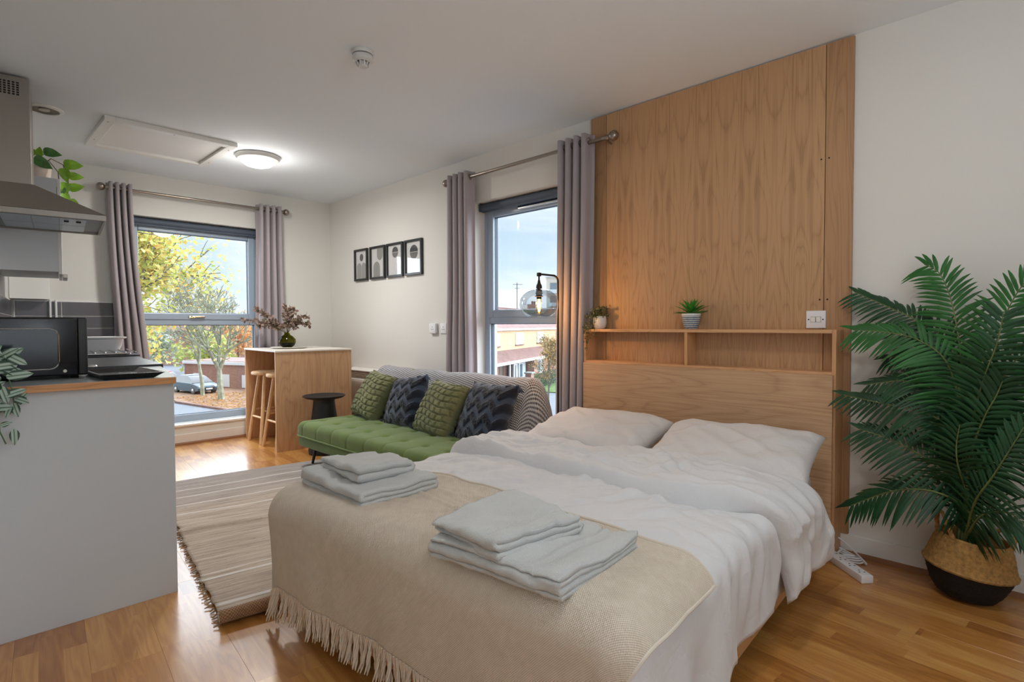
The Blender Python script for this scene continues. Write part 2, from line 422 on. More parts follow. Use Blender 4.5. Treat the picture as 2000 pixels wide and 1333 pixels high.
M_greenc = pbr('sage_cushion', '777a56', .95, bump=(500, .5), sheen=.3, noise=(14, .12))
M_basketa = pbr('seagrass', 'a27c45', .85, bump=(120, 1.0, 4), noise=(70, .35))
M_basketb = pbr('black_basket', '0e0d0d', .8, bump=(90, .8))
M_soil = pbr('soil', '1c1511', .95, bump=(60, 1))
M_potw = pbr('white_pot', 'd9d6d2', .4)
M_pipe = pbr('white_plastic', 'e3e3e6', .35)
M_grille = pbr('grille_brown', 'b7a58f', .5)
M_dark = pbr('dark_gap', '15120f', .9)

def mat_floor():
    m = bpy.data.materials.new('laminate_planks'); nt = nodes_of(m)
    out = N(nt, 'ShaderNodeOutputMaterial'); b = N(nt, 'ShaderNodeBsdfPrincipled'); L(nt, b.outputs[0], out.inputs[0])
    tcn = N(nt, 'ShaderNodeTexCoord'); sp = N(nt, 'ShaderNodeSeparateXYZ'); L(nt, tcn.outputs['Object'], sp.inputs[0])
    oi = N(nt, 'ShaderNodeObjectInfo')
    strip = math_(nt, 'FLOOR', math_(nt, 'MULTIPLY', sp.outputs[0], 1/.0643))
    key = math_(nt, 'ADD', strip, math_(nt, 'MULTIPLY', oi.outputs['Random'], 91.0))
    wn = N(nt, 'ShaderNodeTexWhiteNoise'); wn.noise_dimensions = '1D'; L(nt, key, wn.inputs['W'])
    seg = math_(nt, 'FLOOR', math_(nt, 'ADD', math_(nt, 'MULTIPLY', sp.outputs[1], 1/.43), math_(nt, 'MULTIPLY', wn.outputs['Value'], 3.0)))
    k2 = math_(nt, 'ADD', math_(nt, 'MULTIPLY', seg, 7.13), math_(nt, 'MULTIPLY', key, 3.7))
    w2 = N(nt, 'ShaderNodeTexWhiteNoise'); w2.noise_dimensions = '1D'; L(nt, k2, w2.inputs['W'])
    cx = N(nt, 'ShaderNodeCombineXYZ'); L(nt, k2, cx.inputs[2]); L(nt, math_(nt, 'MULTIPLY', sp.outputs[0], 9.0), cx.inputs[0]); L(nt, math_(nt, 'MULTIPLY', sp.outputs[1], 1.1), cx.inputs[1])
    n = N(nt, 'ShaderNodeTexNoise'); n.inputs['Scale'].default_value = 1.2; n.inputs['Detail'].default_value = 2; n.inputs['Distortion'].default_value = .4; L(nt, cx.outputs[0], n.inputs['Vector'])
    fr = math_(nt, 'ABSOLUTE', math_(nt, 'SUBTRACT', math_(nt, 'FRACT', math_(nt, 'MULTIPLY', n.outputs['Fac'], 9.0)), .5))
    c2 = N(nt, 'ShaderNodeCombineXYZ'); L(nt, math_(nt, 'MULTIPLY', sp.outputs[0], 170.0), c2.inputs[0]); L(nt, math_(nt, 'MULTIPLY', sp.outputs[1], 5.0), c2.inputs[1]); L(nt, k2, c2.inputs[2])
    g = N(nt, 'ShaderNodeTexNoise'); g.inputs['Scale'].default_value = 1; g.inputs['Detail'].default_value = 3; L(nt, c2.outputs[0], g.inputs['Vector'])
    s = math_(nt, 'ADD', math_(nt, 'ADD', math_(nt, 'MULTIPLY', w2.outputs['Value'], .5), math_(nt, 'MULTIPLY', fr, .45)), math_(nt, 'MULTIPLY', g.outputs['Fac'], .35))
    r = ramp(nt, s, [(.2, srgb('98602c')), (.55, srgb('ba8040')), (.95, srgb('d2a05c'))]); L(nt, r.outputs[0], b.inputs['Base Color'])
    b.inputs['Roughness'].default_value = .3; b.inputs['Specular IOR Level'].default_value = .6
    b.inputs['Coat Weight'].default_value = .5; b.inputs['Coat Roughness'].default_value = .17; b.inputs['Coat IOR'].default_value = 1.5
    return m
M_floor = mat_floor()
M_skirtw = pbr('scotia_wood', '8a5a36', .5)

# ================================================================== the room
XR, YF, H = 3.022, 5.83, 2.455
K0 = (0.354, 5.83)
def K(s, t, z=0.0): return (K0[0]-.113*s+.9936*t, K0[1]-.9936*s-.113*t, z)   # kitchen wall frame: s back from the far corner, t out of the wall

fl = struct(build('floor', MB().box(-.75, 3.3, -1.5, 6.1, -.08, -.009), M_dark))
PD = Vector((.0937, .9956, 0)).normalized(); PA = -math.atan2(PD.x, PD.y); PW = .193
PX = Vector((PD.y, -PD.x, 0))
plank_mesh = {}
def plank(cx, s0, s1, idx):
    key = round(s1-s0, 3)
    if key not in plank_mesh:
        ln = s1-s0; g = .0002; e = .0003
        v = []
        for z, i in ((-.009, 0), (-e, 0), (0, e)):
            v += [(g+i, g+i, z), (PW-g-i, g+i, z), (PW-g-i, ln-g-i, z), (g+i, ln-g-i, z)]
        f = [(8, 9, 10, 11)]+[(a+k, a+(k+1) % 4, a+4+(k+1) % 4, a+4+k) for a in (0, 4) for k in range(4)]
        me = bpy.data.meshes.new('plank'); me.from_pydata(v, [], f); me.materials.append(M_floor); plank_mesh[key] = me
    o = bpy.data.objects.new('plank', plank_mesh[key]); COL.objects.link(o); o.parent = fl
    p = PX*cx+PD*s0; o.location = p; o.rotation_euler[2] = PA
k = 0
cx = -1.45
while cx < 3.45:
    # the length of this row that lies inside the room
    off = [0, .43, .86][k % 3]+.11*(k % 2)-1.25-1.29
    s = off
    while s < 6.2:
        a, b = s, s+1.29
        def y_at(q): return (PX*(cx+PW/2)+PD*q).y
        def x_at(q): return (PX*(cx+PW/2)+PD*q).x
        aa = max(a, (-1.24-(PX*(cx+PW/2)).y)/PD.y); bb = min(b, (5.86-(PX*(cx+PW/2)).y)/PD.y)
        if bb-aa > .05:
            m = x_at((aa+bb)/2); ym = y_at((aa+bb)/2); left = .354-(5.83-ym)*.1137-.15
            if left < m < 3.10: plank(cx, aa, bb, k)
        s += 1.29
    cx += PW; k += 1

struct(build('ceiling', MB().box(-.75, 3.3, -1.5, 6.1, H, H+.1), M_ceil))
def wall_with_hole(name, mapf, a0, a1, ha, hb, z0, z1, th, mat):
    mb = MB()
    for (p, q, r, s) in ((a0, ha, -.02, H), (hb, a1, -.02, H), (ha, hb, -.02, z0), (ha, hb, z1, H)):
        P = [mapf(p, 0, r), mapf(q, 0, r), mapf(q, th, r), mapf(p, th, r), mapf(p, 0, s), mapf(q, 0, s), mapf(q, th, s), mapf(p, th, s)]
        mb.add(P, [(0, 3, 2, 1), (4, 5, 6, 7), (0, 1, 5, 4), (1, 2, 6, 5), (2, 3, 7, 6), (3, 0, 4, 7)])
    return struct(build(name, mb, mat, merge=False))
far = lambda a, d, z: (a, YF+d, z)
rgt = lambda a, d, z: (XR+d, a, z)
bck = lambda a, d, z: (a, -1.25-d, z)
WF = (1.12, 2.30, .185, 2.085); WR = (2.28, 3.43, .185, 2.09)
wall_with_hole('wall_far', far, K0[0]-.25, XR, WF[0], WF[1], WF[2]-.02, WF[3], .27, M_wall)
wall_with_hole('wall_right', rgt, -1.25, YF+.27, WR[0], WR[1], WR[2]-.02, WR[3], .27, M_wallr)
wall_with_hole('wall_back', bck, -.75, XR, -.36, 1.44, .75, 2.1, .2, M_wall)
pa, pb = K(-.0, 0), K(7.13, 0)
struct(build('wall_left', MB().prism([(pa[0], pa[1]), (pa[0]-.25, pa[1]), (pb[0]-.25, pb[1]), (pb[0], pb[1])], -.02, H), M_wall))

def mbox(mb, mapf, a0, a1, d0, d1, z0, z1):
    P = [mapf(a0, d0, z0), mapf(a1, d0, z0), mapf(a1, d1, z0), mapf(a0, d1, z0), mapf(a0, d0, z1), mapf(a1, d0, z1), mapf(a1, d1, z1), mapf(a0, d1, z1)]
    mb.hull8(P)
def ring(mb, mapf, a0, a1, z0, z1, w, d0, d1, wt=None, wb=None):
    wt = wt or w; wb = wb or w
    mbox(mb, mapf, a0, a0+w, d0, d1, z0, z1); mbox(mb, mapf, a1-w, a1, d0, d1, z0, z1)
    mbox(mb, mapf, a0+w, a1-w, d0, d1, z0, z0+wb); mbox(mb, mapf, a0+w, a1-w, d0, d1, z1-wt, z1)
def window(name, mapf, W, tz=1.165, sill=True, dep=.13, handle_at=None, vent=None, label=None):
    a0, a1, z0, z1 = W
    root = bpy.data.objects.new(name, None); COL.objects.link(root); struct(root)
    o = mapf((a0+a1)/2, dep, z0); root.location = o
    mb = MB(); ring(mb, mapf, a0, a1, z0, z1, .058, dep, dep+.07, wt=.06, wb=.07); mbox(mb, mapf, a0+.058, a1-.058, dep, dep+.07, tz-.055, tz+.005)
    build('window_frame', mb, M_upvc, root, bevel=.006)
    mb = MB(); ring(mb, mapf, a0+.05, a1-.05, tz-.004, z1-.05, .062, dep-.012, dep+.05)
    build('sash_frame', mb, M_upvc, root, bevel=.008)
    mb = MB(); ring(mb, mapf, a0+.108, a1-.108, tz+.055, z1-.108, .006, dep+.012, dep+.045); ring(mb, mapf, a0+.056, a1-.056, z0+.068, tz-.052, .007, dep+.02, dep+.05)
    build('gasket', mb, M_upvcd, root)
    mb = MB(); mbox(mb, mapf, a0+.108, a1-.108, dep+.026, dep+.032, tz+.055, z1-.108); build('pane', mb, M_glass, root)
    mb = MB(); mbox(mb, mapf, a0+.056, a1-.056, dep+.034, dep+.040, z0+.068, tz-.052); build('pane', mb, M_glass, root)
    if sill:
        mb = MB(); mbox(mb, mapf, a0-.0, a1+.0, -.012, dep+.005, z0-.02, z0-.001); build('window_sill', mb, M_white, root, bevel=.003)
    if handle_at:
        mb = MB(); mbox(mb, mapf, handle_at-.03, handle_at+.03, dep-.024, dep-.012, tz+.012, tz+.036); mbox(mb, mapf, handle_at-.01, handle_at+.11, dep-.042, dep-.026, tz+.018, tz+.032)
        build('window_handle', mb, M_chrome, root, bevel=.004)
    if vent:
        mb = MB(); mbox(mb, mapf, vent[0], vent[1], dep-.03, dep-.01, z1-.098, z1-.066); build('trickle_vent', mb, M_chrome, root, bevel=.006)
    return root
window('window_1', far, WF, handle_at=1.66, tz=1.167)
window('window_2', rgt, WR, vent=(2.5, 3.02), tz=1.167)
window('added_rear_window', bck, (-.36, 1.44, .77, 2.1), tz=1.5)  # invented window behind the camera, added to house the rear fill light

def baseboard(name, mapf, a0, a1):
    mb = MB(); mbox(mb, mapf, a0, a1, -.016, 0, 0, .095)
    o = struct(build(name, mb, M_whitesat, bevel=.003))
    mb = MB(); P = []
    for a in (a0, a1): P += [mapf(a, -.016, 0), mapf(a, -.034, 0), mapf(a, -.032, .008), mapf(a, -.024, .017), mapf(a, -.016, .019)]
    mb.add(P, [(0, 1, 2, 3, 4), (9, 8, 7, 6, 5)]+[(i, 5+i, 5+(i+1) % 5, (i+1) % 5) for i in range(5)])
    build('scotia', mb, M_skirtw, o, world=True)
    return o
baseboard('baseboard_right', rgt, -1.2, 5.81)
baseboard('baseboard_far', far, 1.0, 3.0)

# loft hatch in the ceiling
t = thing('ceiling_hatch', (1.145, 4.75, H), 'white framed rectangular access hatch set in the ceiling', 'hatch')
mb = MB(); ring(mb, lambda a, d, z: (a, z, H-d), .74, 1.55, 4.38, 5.12, .062, 0, .03)
build('hatch_frame', mb, M_white, t, bevel=.003)
build('hatch_panel', MB().box(.808, 1.482, 4.448, 5.052, H-.012, H-.001), M_whitesat, t, bevel=.002)
mb = MB()
for x, y in ((.765, 4.42), (1.14, 4.405), (.765, 4.9), (1.525, 4.5), (1.525, 4.95)): mb.lathe((x, y, H-.0315), [(.0001, -.001), (.004, -.001), (.005, .001)], 10)
build_each('screw', mb, M_pewter, t)

# ceiling lamp (lit), and an unseen twin added over the bed as fill light
def dome(loc, label, energy):
    t = thing('ceiling_lamp', loc, label, 'lamp', 'flush dome ceiling lamps')
    x, y, z = loc
    build('lamp_base', MB().lathe((x, y, z), [(.14, 0), (.165, -.004), (.165, -.016), (.152, -.034), (.128, -.04), (.12, -.03)], 40), pbr('lamp_rim', 'd2d0cc', .4), t, smooth=True)
    m = pbr('lit_lamp_glass', 'ffffff', .5, emit='fff1dc', estr=7)
    build('diffuser', MB().lathe((x, y, z), [(.126, -.034), (.118, -.055), (.095, -.073), (.06, -.084), (.0001, -.09)], 40), m, t, smooth=True)
    light('lamp_bulb', 'POINT', (x, y, z-.2), energy*.2, (1.0, .96, .91), shadow_soft_size=.13)
    light('lamp_glow', 'AREA', (x, y, z-.097), energy*.75, (1.0, .96, .91), target=(x, y, 0), shape='DISK', size=.2)
    return t
dome((1.777, 4.592, H), 'lit round dome ceiling lamp beside the loft hatch', 34)
dome((1.45, .55, H), 'added dome ceiling lamp above the foot of the bed, out of view, for fill light', 8)

t = thing('added_uplighter', (.9, -.75, 0), 'added uplighter floor lamp behind the camera, out of view, for fill light', 'lamp')  # unseen fixture added to carry the ceiling fill light
build('base', MB().lathe((.9, -.75, 0), [(.0001, .03), (.13, .025), (.14, .015), (.14, 0)], 32), M_blackm, t, smooth=True)
build('pole', MB().tube([(.9, -.75, .02), (.9, -.75, 1.5)], .012, 12), M_blackm, t, smooth=True)
build('bowl', MB().lathe((.9, -.75, 0), [(.012, 1.5), (.08, 1.51), (.17, 1.55), (.22, 1.60), (.215, 1.60), (.165, 1.56), (.08, 1.52), (.0001, 1.515)], 36), M_white, t, smooth=True)

# smoke detector
t = thing('smoke_detector', (1.475, 2.486, H), 'white round smoke detector on the middle of the ceiling', 'detector')
c = (1.475, 2.486, H); mdw = pbr('detector_white', 'cfd0cf', .45)
build('base', MB().lathe(c, [(.052, 0), (.054, -.004), (.054, -.014), (.05, -.02), (.0001, -.02)], 32), mdw, t, smooth=True)
build('grille_ring', MB().lathe(c, [(.042, -.018), (.044, -.022), (.044, -.026), (.04, -.028)], 32), M_dark, t, smooth=True)
build('dome', MB().lathe(c, [(.048, -.024), (.05, -.028), (.049, -.046), (.04, -.054), (.034, -.056)], 32), mdw, t, smooth=True)
mb = MB()
for i in range(10):
    a = 2*pi*i/10; mb.tube([(c[0]+.033*math.cos(a), c[1]+.033*math.sin(a), H-.055), (c[0]+.027*math.cos(a), c[1]+.027*math.sin(a), H-.072)], .0035, 6)
build_each('cage_rib', mb, mdw, t)
build('sensor_cap', MB().lathe(c, [(.022, -.052), (.024, -.07), (.02, -.078), (.0001, -.08)], 24), mdw, t, smooth=True)
# recessed downlight over the kitchen
t = thing('recessed_downlight', (.459, 4.536, H), 'unlit round brass-grey downlight in the ceiling over the kitchen', 'light')
build('rim', MB().lathe((.459, 4.536, H), [(.098, 0), (.098, -.006), (.078, -.012), (.074, -.004)], 36), M_white, t, smooth=True)
build('reflector', MB().lathe((.459, 4.536, H), [(.076, -.008), (.05, -.003), (.03, -.002), (.0001, -.002)], 36), pbr('brass_grey', '6e665a', .35, metal=.7, bump=(150, .8)), t, smooth=True)
build('lamp_cap', MB().lathe((.459, 4.536, H), [(.03, -.002), (.028, -.009), (.0001, -.01)], 24), pbr('frosted', 'a9a39a', .3), t, smooth=True)

# ------------------------------------------------------------------ oak wall panelling
pt = thing('oak_wall_panelling', (XR, 1.47, .1), 'tall oak veneered panelling on the wall behind the bed head', 'panelling')
for i, (a, b, m) in enumerate(((.717, .8335, M_oakstrip), (.8365, 2.1085, M_oakpanel), (2.1115, 2.23, M_oakstrip))):
    build('panel', MB().box(XR-.018, XR-.0005, a, b, .096, 2.447), m, pt, bevel=.0012)
mb = MB()
for y in (.818, .852):
    for z in (.5, 1.22, 1.9): mb.lathe((XR-.0185, y, z), [(.0001, -.0006), (.004, -.0006), (.004, .001)], 10, axis='X')
build_each('screw', mb, M_dark, pt)

# ------------------------------------------------------------------ curtains, rods, blinds
def curtain(axis, lat, a_top, a_bot, z0, z1, npl, amp, label, seed, flip=1, bulge=0.0):
    a_mid = ((a_top[0]+a_top[1])/2)
    loc = (a_mid, lat, z0) if axis == 'X' else (lat, a_mid, z0)
    t = thing('curtain', loc, label, 'curtain', 'grey eyelet curtains')
    nu, nv = npl*14+1, 46
    u = np.linspace(0, 1, nu)[:, None]*np.ones((1, nv)); v = np.ones((nu, 1))*np.linspace(0, 1, nv)[None, :]   # v 0 top
    ph = (u+.018*vnoise(u*5+seed, v*2.2, seed)*v)*npl*2*pi
    am = amp*(1-.1*v)*(1+.35*v*vnoise(u*npl*1.0+seed*3, v*1.3, 2.1))
    sh = np.cos(ph); prof = np.sign(sh)*np.abs(sh)**.8
    A = a_top[0]+(a_top[1]-a_top[0])*u; B = a_bot[0]+(a_bot[1]-a_bot[0])*u
    a = A+(B-A)*sstep(0, 1, v)*(1-bulge)+bulge*np.sin(v*pi)*.0
    a = a+.012*np.sin(ph*2)*(.5+.5*v)+.01*vnoise(u*6+seed, v*3, 4)*v
    d = am*prof+.01*v*vnoise(u*3, v*3+seed, 9)
    z = z1-(z1-z0)*v
    X, Y = (a, lat+flip*d) if axis == 'X' else (lat+flip*d, a)
    mb = MB(); mb.grid(X, Y, z)
    build('cloth', mb, M_curt, t, smooth=True, solid=.003, sharp=False)
    # eyelets where the cloth crosses the rod
    for i in range(npl*2):
        uu = (i+.5)/(npl*2); aa = a_top[0]+(a_top[1]-a_top[0])*uu
        ringp = []
        for q in range(16):
            an = 2*pi*q/16; r = .021
            ringp.append((aa, lat+r*math.cos(an), z1-.045+r*math.sin(an)) if axis == 'X' else (lat+r*math.cos(an), aa, z1-.045+r*math.sin(an)))
        build('eyelet', MB().tube(ringp, .004, 6, closed=True), M_pewter, t, smooth=True)
    return t
curtain('X', 5.725, (.972, 1.155), (1.045, 1.30), .035, 2.315, 4, .045, 'grey curtain left of the far window beside the kitchen', 1)
curtain('X', 5.725, (2.20, 2.445), (2.17, 2.475), .035, 2.315, 4, .045, 'grey curtain right of the far window behind the bar table', 2)
curtain('Y', 2.925, (3.335, 3.61), (3.32, 3.64), .035, 2.315, 4, .042, 'grey curtain left of the near window behind the sofa', 3)
curtain('Y', 2.925, (2.175, 2.44), (2.215, 2.45), .035, 2.325, 4, .044, 'grey curtain right of the near window beside the oak panelling', 4)
def rod(axis, lat, a0, a1, z, wallat, label):
    loc = ((a0+a1)/2, lat, z) if axis == 'X' else (lat, (a0+a1)/2, z)
    t = thing('curtain_rod', loc, label, 'curtain rod', 'brushed nickel curtain rods')
    P = (lambda a: (a, lat, z)) if axis == 'X' else (lambda a: (lat, a, z))
    build('rod', MB().tube([P(a0), P(a1)], .0125, 16), M_pewter, t, smooth=True)
    for a, s in ((a0, -1), (a1, 1)):
        mb = MB(); mb.tube([P(a-s*.045), P(a-s*.04), P(a-.004*s), P(a+.004*s), P(a+.012*s)], [.0135, .016, .0165, .012, .011], 16); mb.sphere(P(a+.035*s), .032, 12)
        build('finial', mb, M_pewter, t, smooth=True)
    for a in (a0+.035, a1-.035):
        mb = MB()
        w_ = (a, wallat, z-.02) if axis == 'X' else (wallat, a, z-.02)
        mb.tube([P(a), w_], .006, 8)
        if axis == 'X': mb.box(a-.012, a+.012, wallat-.006, wallat, z-.06, z+.03)
        else: mb.box(wallat-.006, wallat, a-.012, a+.012, z-.06, z+.03)
        build('bracket', mb, M_pewter, t, smooth=True)
    return t
rod('X', 5.725, .965, 2.455, 2.27, YF, 'nickel curtain rod with ball finials over the far window')
rod('Y', 2.925, 2.035, 3.61, 2.27, XR, 'nickel curtain rod with ball finials over the near window')
def blind(mapf, a0, a1, zt, label, d0=.058):
    p = mapf((a0+a1)/2, d0, zt)
    t = thing('roller_blind', p, label, 'blind', 'rolled up dark roller blinds')
    pts = [mapf(a0+.012, d0+.02, zt-.034), mapf(a1-.012, d0+.02, zt-.034)]
    build('roll', MB().tube(pts, .03, 20), M_blind, t, smooth=True)
    mb = MB(); mbox(mb, mapf, a0, a0+.012, d0-.012, d0+.055, zt-.065, zt); mbox(mb, mapf, a1-.012, a1, d0-.012, d0+.055, zt-.065, zt)
    build_each('end_bracket', mb, M_upvcd, t)
    mb = MB(); mbox(mb, mapf, a0+.014, a1-.014, d0+.008, d0+.02, zt-.074, zt-.05); build('bottom_bar', mb, M_blind, t, bevel=.003)
    return t
blind(far, 1.125, 2.285, 2.083, 'rolled up dark blind at the top of the far window')
blind(rgt, 2.285, 3.40, 2.088, 'rolled up dark blind at the top of the near window')
# bead chain of the near blind, against the oak strip edge
mb = MB()
for i in range(64): mb.sphere((XR-.03, 2.243+.002*math.sin(i*.4), 1.75-i*.014), .0028, 4)
tag(build('blind_bead_chain', mb, M_pipe, smooth=True, origin=(XR-.03, 2.243, 1.3)), 'thin white bead chain hanging beside the oak panelling', 'chain')

# ------------------------------------------------------------------ pictures
M_frame = pbr('black_frame', '242424', .3, bump=(200, .05))
M_mount = pbr('print_paper', 'cfcfce', .7)
def flat_art(fn, name):
    """the printed sheet: plain shapes in greys"""
    return fn
PIC = [(5.271, 5.018), (4.97, 4.70), (4.669, 4.398), (4.365, 4.099)]
LBL = ['black framed print of a dark disc over two grey arches, nearest the corner', 'black framed print of a grey arch under a hanging grey shape', 'black framed print of a small grey banded disc, third from the corner', 'black framed print of a large grey banded disc, nearest the near window']
pg1 = pbr('print_grey', '8f8f8c', .7); pg2 = pbr('print_dark', '3f3f3f', .7, noise=(60, .3)); pg3 = pbr('print_mid', '6d6b69', .7)
M_pglass = thin_glass('picture_glass', refl=1.0, ior=1.45)
def arch(mb, x, yc, w, z0, z1, flip=False, n=16):
    P = [(x, yc-w/2, z0), (x, yc+w/2, z0)] if not flip else [(x, yc+w/2, z1), (x, yc-w/2, z1)]
    r = w/2
    for i in range(n+1):
        a = pi*i/n
        P.append((x, yc+r*math.cos(a), z1-r+r*math.sin(a)) if not flip else (x, yc-r*math.cos(a), z0+r-r*math.sin(a)))
    mb.add(P, [tuple(range(len(P)))[::-1]])
def disc(mb, x, yc, zc, ry, rz_, a0=0, a1=2*pi, n=32):
    mb.add([(x, yc+ry*math.cos(a0+(a1-a0)*i/n), zc+rz_*math.sin(a0+(a1-a0)*i/n)) for i in range(n+1)], [tuple(range(n+1))[::-1]])
for i, ((ya, yb), lb) in enumerate(zip(PIC, LBL)):
    ym = (ya+yb)/2; z0, z1 = 1.562, 1.886; x = XR-.022
    t = thing('framed_print', (XR, ym, z0), lb, 'picture', 'four framed prints on the wall')
    mb = MB(); ring(mb, lambda a, d, z: (XR-.001-d, a, z), yb, ya, z0, z1, .02, 0, .024)
    build('frame', mb, M_frame, t, bevel=.002)
    s = build('print', MB().box(XR-.008, XR-.004, yb+.018, ya-.018, z0+.018, z1-.018), M_mount, t)
    xx = XR-.0085
    if i == 0:
        mb = MB(); disc(mb, xx, ym, 1.80, .035, .038); build('motif', mb, pg2, s)
        mb = MB(); arch(mb, xx, ym+.045, .085, 1.585, 1.745); arch(mb, xx-.0004, ym-.045, .085, 1.585, 1.745); build('motif', mb, pg1, s)
    elif i == 1:
        mb = MB(); arch(mb, xx, ym-.035, .10, 1.745, 1.86, True); arch(mb, xx, ym+.025, .12, 1.585, 1.735); build('motif', mb, pg1, s)
    else:
        zc, r = (1.80, .05) if i == 2 else (1.775, .062)
        mb = MB(); disc(mb, xx, ym, zc, r, r, 0, pi); build('motif', mb, pg2, s)
        mb = MB(); disc(mb, xx, ym, zc-.004, r, r, pi, 2*pi); build('motif', mb, pg3, s)
    build('picture_glass', MB().box(XR-.013, XR-.0115, yb+.019, ya-.019, z0+.019, z1-.019), M_pglass, t)

# sockets and switches
def plate(name, y0, y1, z0, z1, label, cat, x=XR, kind='socket', deep=.009):
    t = thing(name, (x, (y0+y1)/2, z0), label, cat)
    build('plate', MB().rbox(x-deep, x-.0003, y0, y1, z0, z1, .003), M_pipe, t, smooth=True)
    ym, zm = (y0+y1)/2, (z0+z1)/2
    if kind == 'rocker':
        build('rocker_gap', MB().box(x-deep-.0006, x-deep+.001, ym-.0235, ym+.0235, zm-.0135, zm+.0135), pbr('switch_gap', '77757a', .6), t)
        for s in (-1, 1):
            mb = MB(); mb.add([(x-deep-.001, ym+s*.012-.010, zm-.012), (x-deep-.001, ym+s*.012+.010, zm-.012), (x-deep-.0045, ym+s*.012+.010, zm+.012), (x-deep-.0045, ym+s*.012-.010, zm+.012),
                              (x-deep+.002, ym+s*.012-.010, zm-.012), (x-deep+.002, ym+s*.012+.010, zm-.012), (x-deep+.002, ym+s*.012+.010, zm+.012), (x-deep+.002, ym+s*.012-.010, zm+.012)],
                             [(0, 1, 2, 3), (4, 7, 6, 5), (0, 4, 5, 1), (1, 5, 6, 2), (2, 6, 7, 3), (3, 7, 4, 0)])
            build('rocker', mb, M_white, t)
        mb = MB()
        for s in (-1, 1): mb.lathe((x-deep-.0008, ym+s*.032, zm), [(.0001, 0), (.0035, 0), (.0035, .002)], 10, axis='X')
        build_each('screw', mb, M_dark, t)
    else:
        mb = MB()
        for a, b in ((0, .012), (-.011, -.008), (.011, -.008)): mb.box(x-deep-.0006, x-deep+.001, ym+a-.003, ym+a+.003, zm+b-.004, zm+b+.004)
        build_each('socket_hole', mb, M_dark, t)
    return t
plate('light_switch', .822, .91, 1.080, 1.166, 'white double rocker switch on the oak panelling above the shelf', 'switch', x=XR-.018, kind='rocker')
plate('wall_socket', 3.895, 3.985, 1.03, 1.118, 'white projecting socket box on the wall, left one of the pair', 'socket', deep=.028)
plate('wall_socket', 3.77, 3.852, 1.03, 1.118, 'flat white socket plate on the wall beside the near curtain', 'socket')

# ================================================================== bed and its headboard
t = thing('headboard_shelf', (2.92, 1.47, 0), 'oak headboard with an open shelf above it, fixed to the panelling', 'headboard')
X0, X1 = 2.893, XR-.0185
build('side_panel', MB().box(X0, X1, .748, .766, .0, 1.0735), M_oakv, t, bevel=.0015)
build('side_panel', MB().box(X0, X1, 2.188, 2.206, .0, 1.0735), M_oakv, t, bevel=.0015)
build('top_shelf', MB().box(X0, X1, .7665, 2.1875, 1.0565, 1.0735), M_oakedge, t, bevel=.0015)
build('divider', MB().box(X0+.002, X1, 1.49, 1.507, .8745, 1.056), M_oakv, t, bevel=.0015)
build('lower_shelf', MB().box(X0, X1, .7665, 2.1875, .857, .874), M_oakedge, t, bevel=.0015)
build('front_panel', MB().box(X0-.019, X0-.0005, .757, 2.197, .06, .861), M_oakhead, t, bevel=.0015)

EU = Vector((-.9976, -.0698, 0)); EV = Vector((-.0698, .9976, 0)); H0 = Vector((2.825, .80, 0))
BW, BL = 1.35, 1.83
def bed(u, v, z=0.0):
    """bed coordinates: u from the head to the foot, v from the near to the far side"""
    return (H0.x+EU.x*u+EV.x*v, H0.y+EU.y*u+EV.y*v, z)
def bedhull(mb, u0, u1, v0, v1, z0, z1):
    mb.hull8([bed(u1, v0, z0), bed(u0, v0, z0), bed(u0, v1, z0), bed(u1, v1, z0), bed(u1, v0, z1), bed(u0, v0, z1), bed(u0, v1, z1), bed(u1, v1, z1)])
t = thing('bed', bed(.95, .67, 0), 'double bed with a low oak frame under white bedding', 'bed')
mb = MB(); bedhull(mb, .03, 1.82, -.015, .008, .05, .25); build('side_rail', mb, M_oakrail, t, bevel=.002)
mb = MB(); bedhull(mb, .03, 1.82, BW-.008, BW+.015, .05, .25); build('side_rail', mb, M_oakrail, t, bevel=.002)
mb = MB(); bedhull(mb, 1.82, 1.842, -.015, BW+.015, .05, .25); build('foot_rail', mb, M_oakedge, t, bevel=.002)
for u in (.06, 1.72):
    for v in (.03, BW-.08):
        mb = MB(); bedhull(mb, u, u+.05, v, v+.05, 0, .08); build('leg', mb, M_oakv, t)
mb = MB(); bedhull(mb, .03, 1.81, .01, BW-.01, .18, .2); build('slat_base', mb, M_oakedge, t)
def soft_slab(mb, u0, u1, v0, v1, z0, z1, r):
    m2 = MB().rbox(u0, u1, v0, v1, z0, z1, r, 4)
    mb.add([bed(p[0], p[1], p[2]) for p in m2.v], [f[::-1] for f in m2.f]); return mb
build('mattress', soft_slab(MB(), .02, 1.81, .015, BW-.015, .202, .43, .05), M_matt, t, smooth=True, merge=True)

def drape(P, Q, top, R=.085, L_=BL, W_=BW, flare=.06, seed=0, fold=.02, foldn=9.0, u_over=True):
    """map cloth arc coordinates (P along the bed, Q across it) to a draped surface over the mattress"""
    a = np.maximum(P-L_, 0) if u_over else np.zeros_like(P)
    bn = np.maximum(-Q, 0); bf = np.maximum(Q-W_, 0); b = np.maximum(bn, bf); sgn = np.where(Q < 0, -1.0, 1.0)
    r = np.hypot(a, b); rs = np.maximum(r, 1e-6); ca, cb = a/rs, b/rs
    th = np.clip(r/R, 0, pi/2); ext = np.maximum(r-R*pi/2, 0)
    wob = fold*sstep(0, .25, ext)*(vnoise(P*foldn*(b > a)+Q*foldn*(a >= b)+seed, ext*1.5, seed))+.5*fold*sstep(0, .3, ext)*np.sin(np.arctan2(b, a)*9)*((a > 0) & (b > 0))
    Hh = R*np.sin(th)+flare*ext+wob; Dd = R*(1-np.cos(th))+ext*.995
    u = np.minimum(P, L_) if u_over else P
    u = u+Hh*ca; v = np.clip(Q, 0, W_)+sgn*Hh*cb; z = top-Dd
    return u, v, z
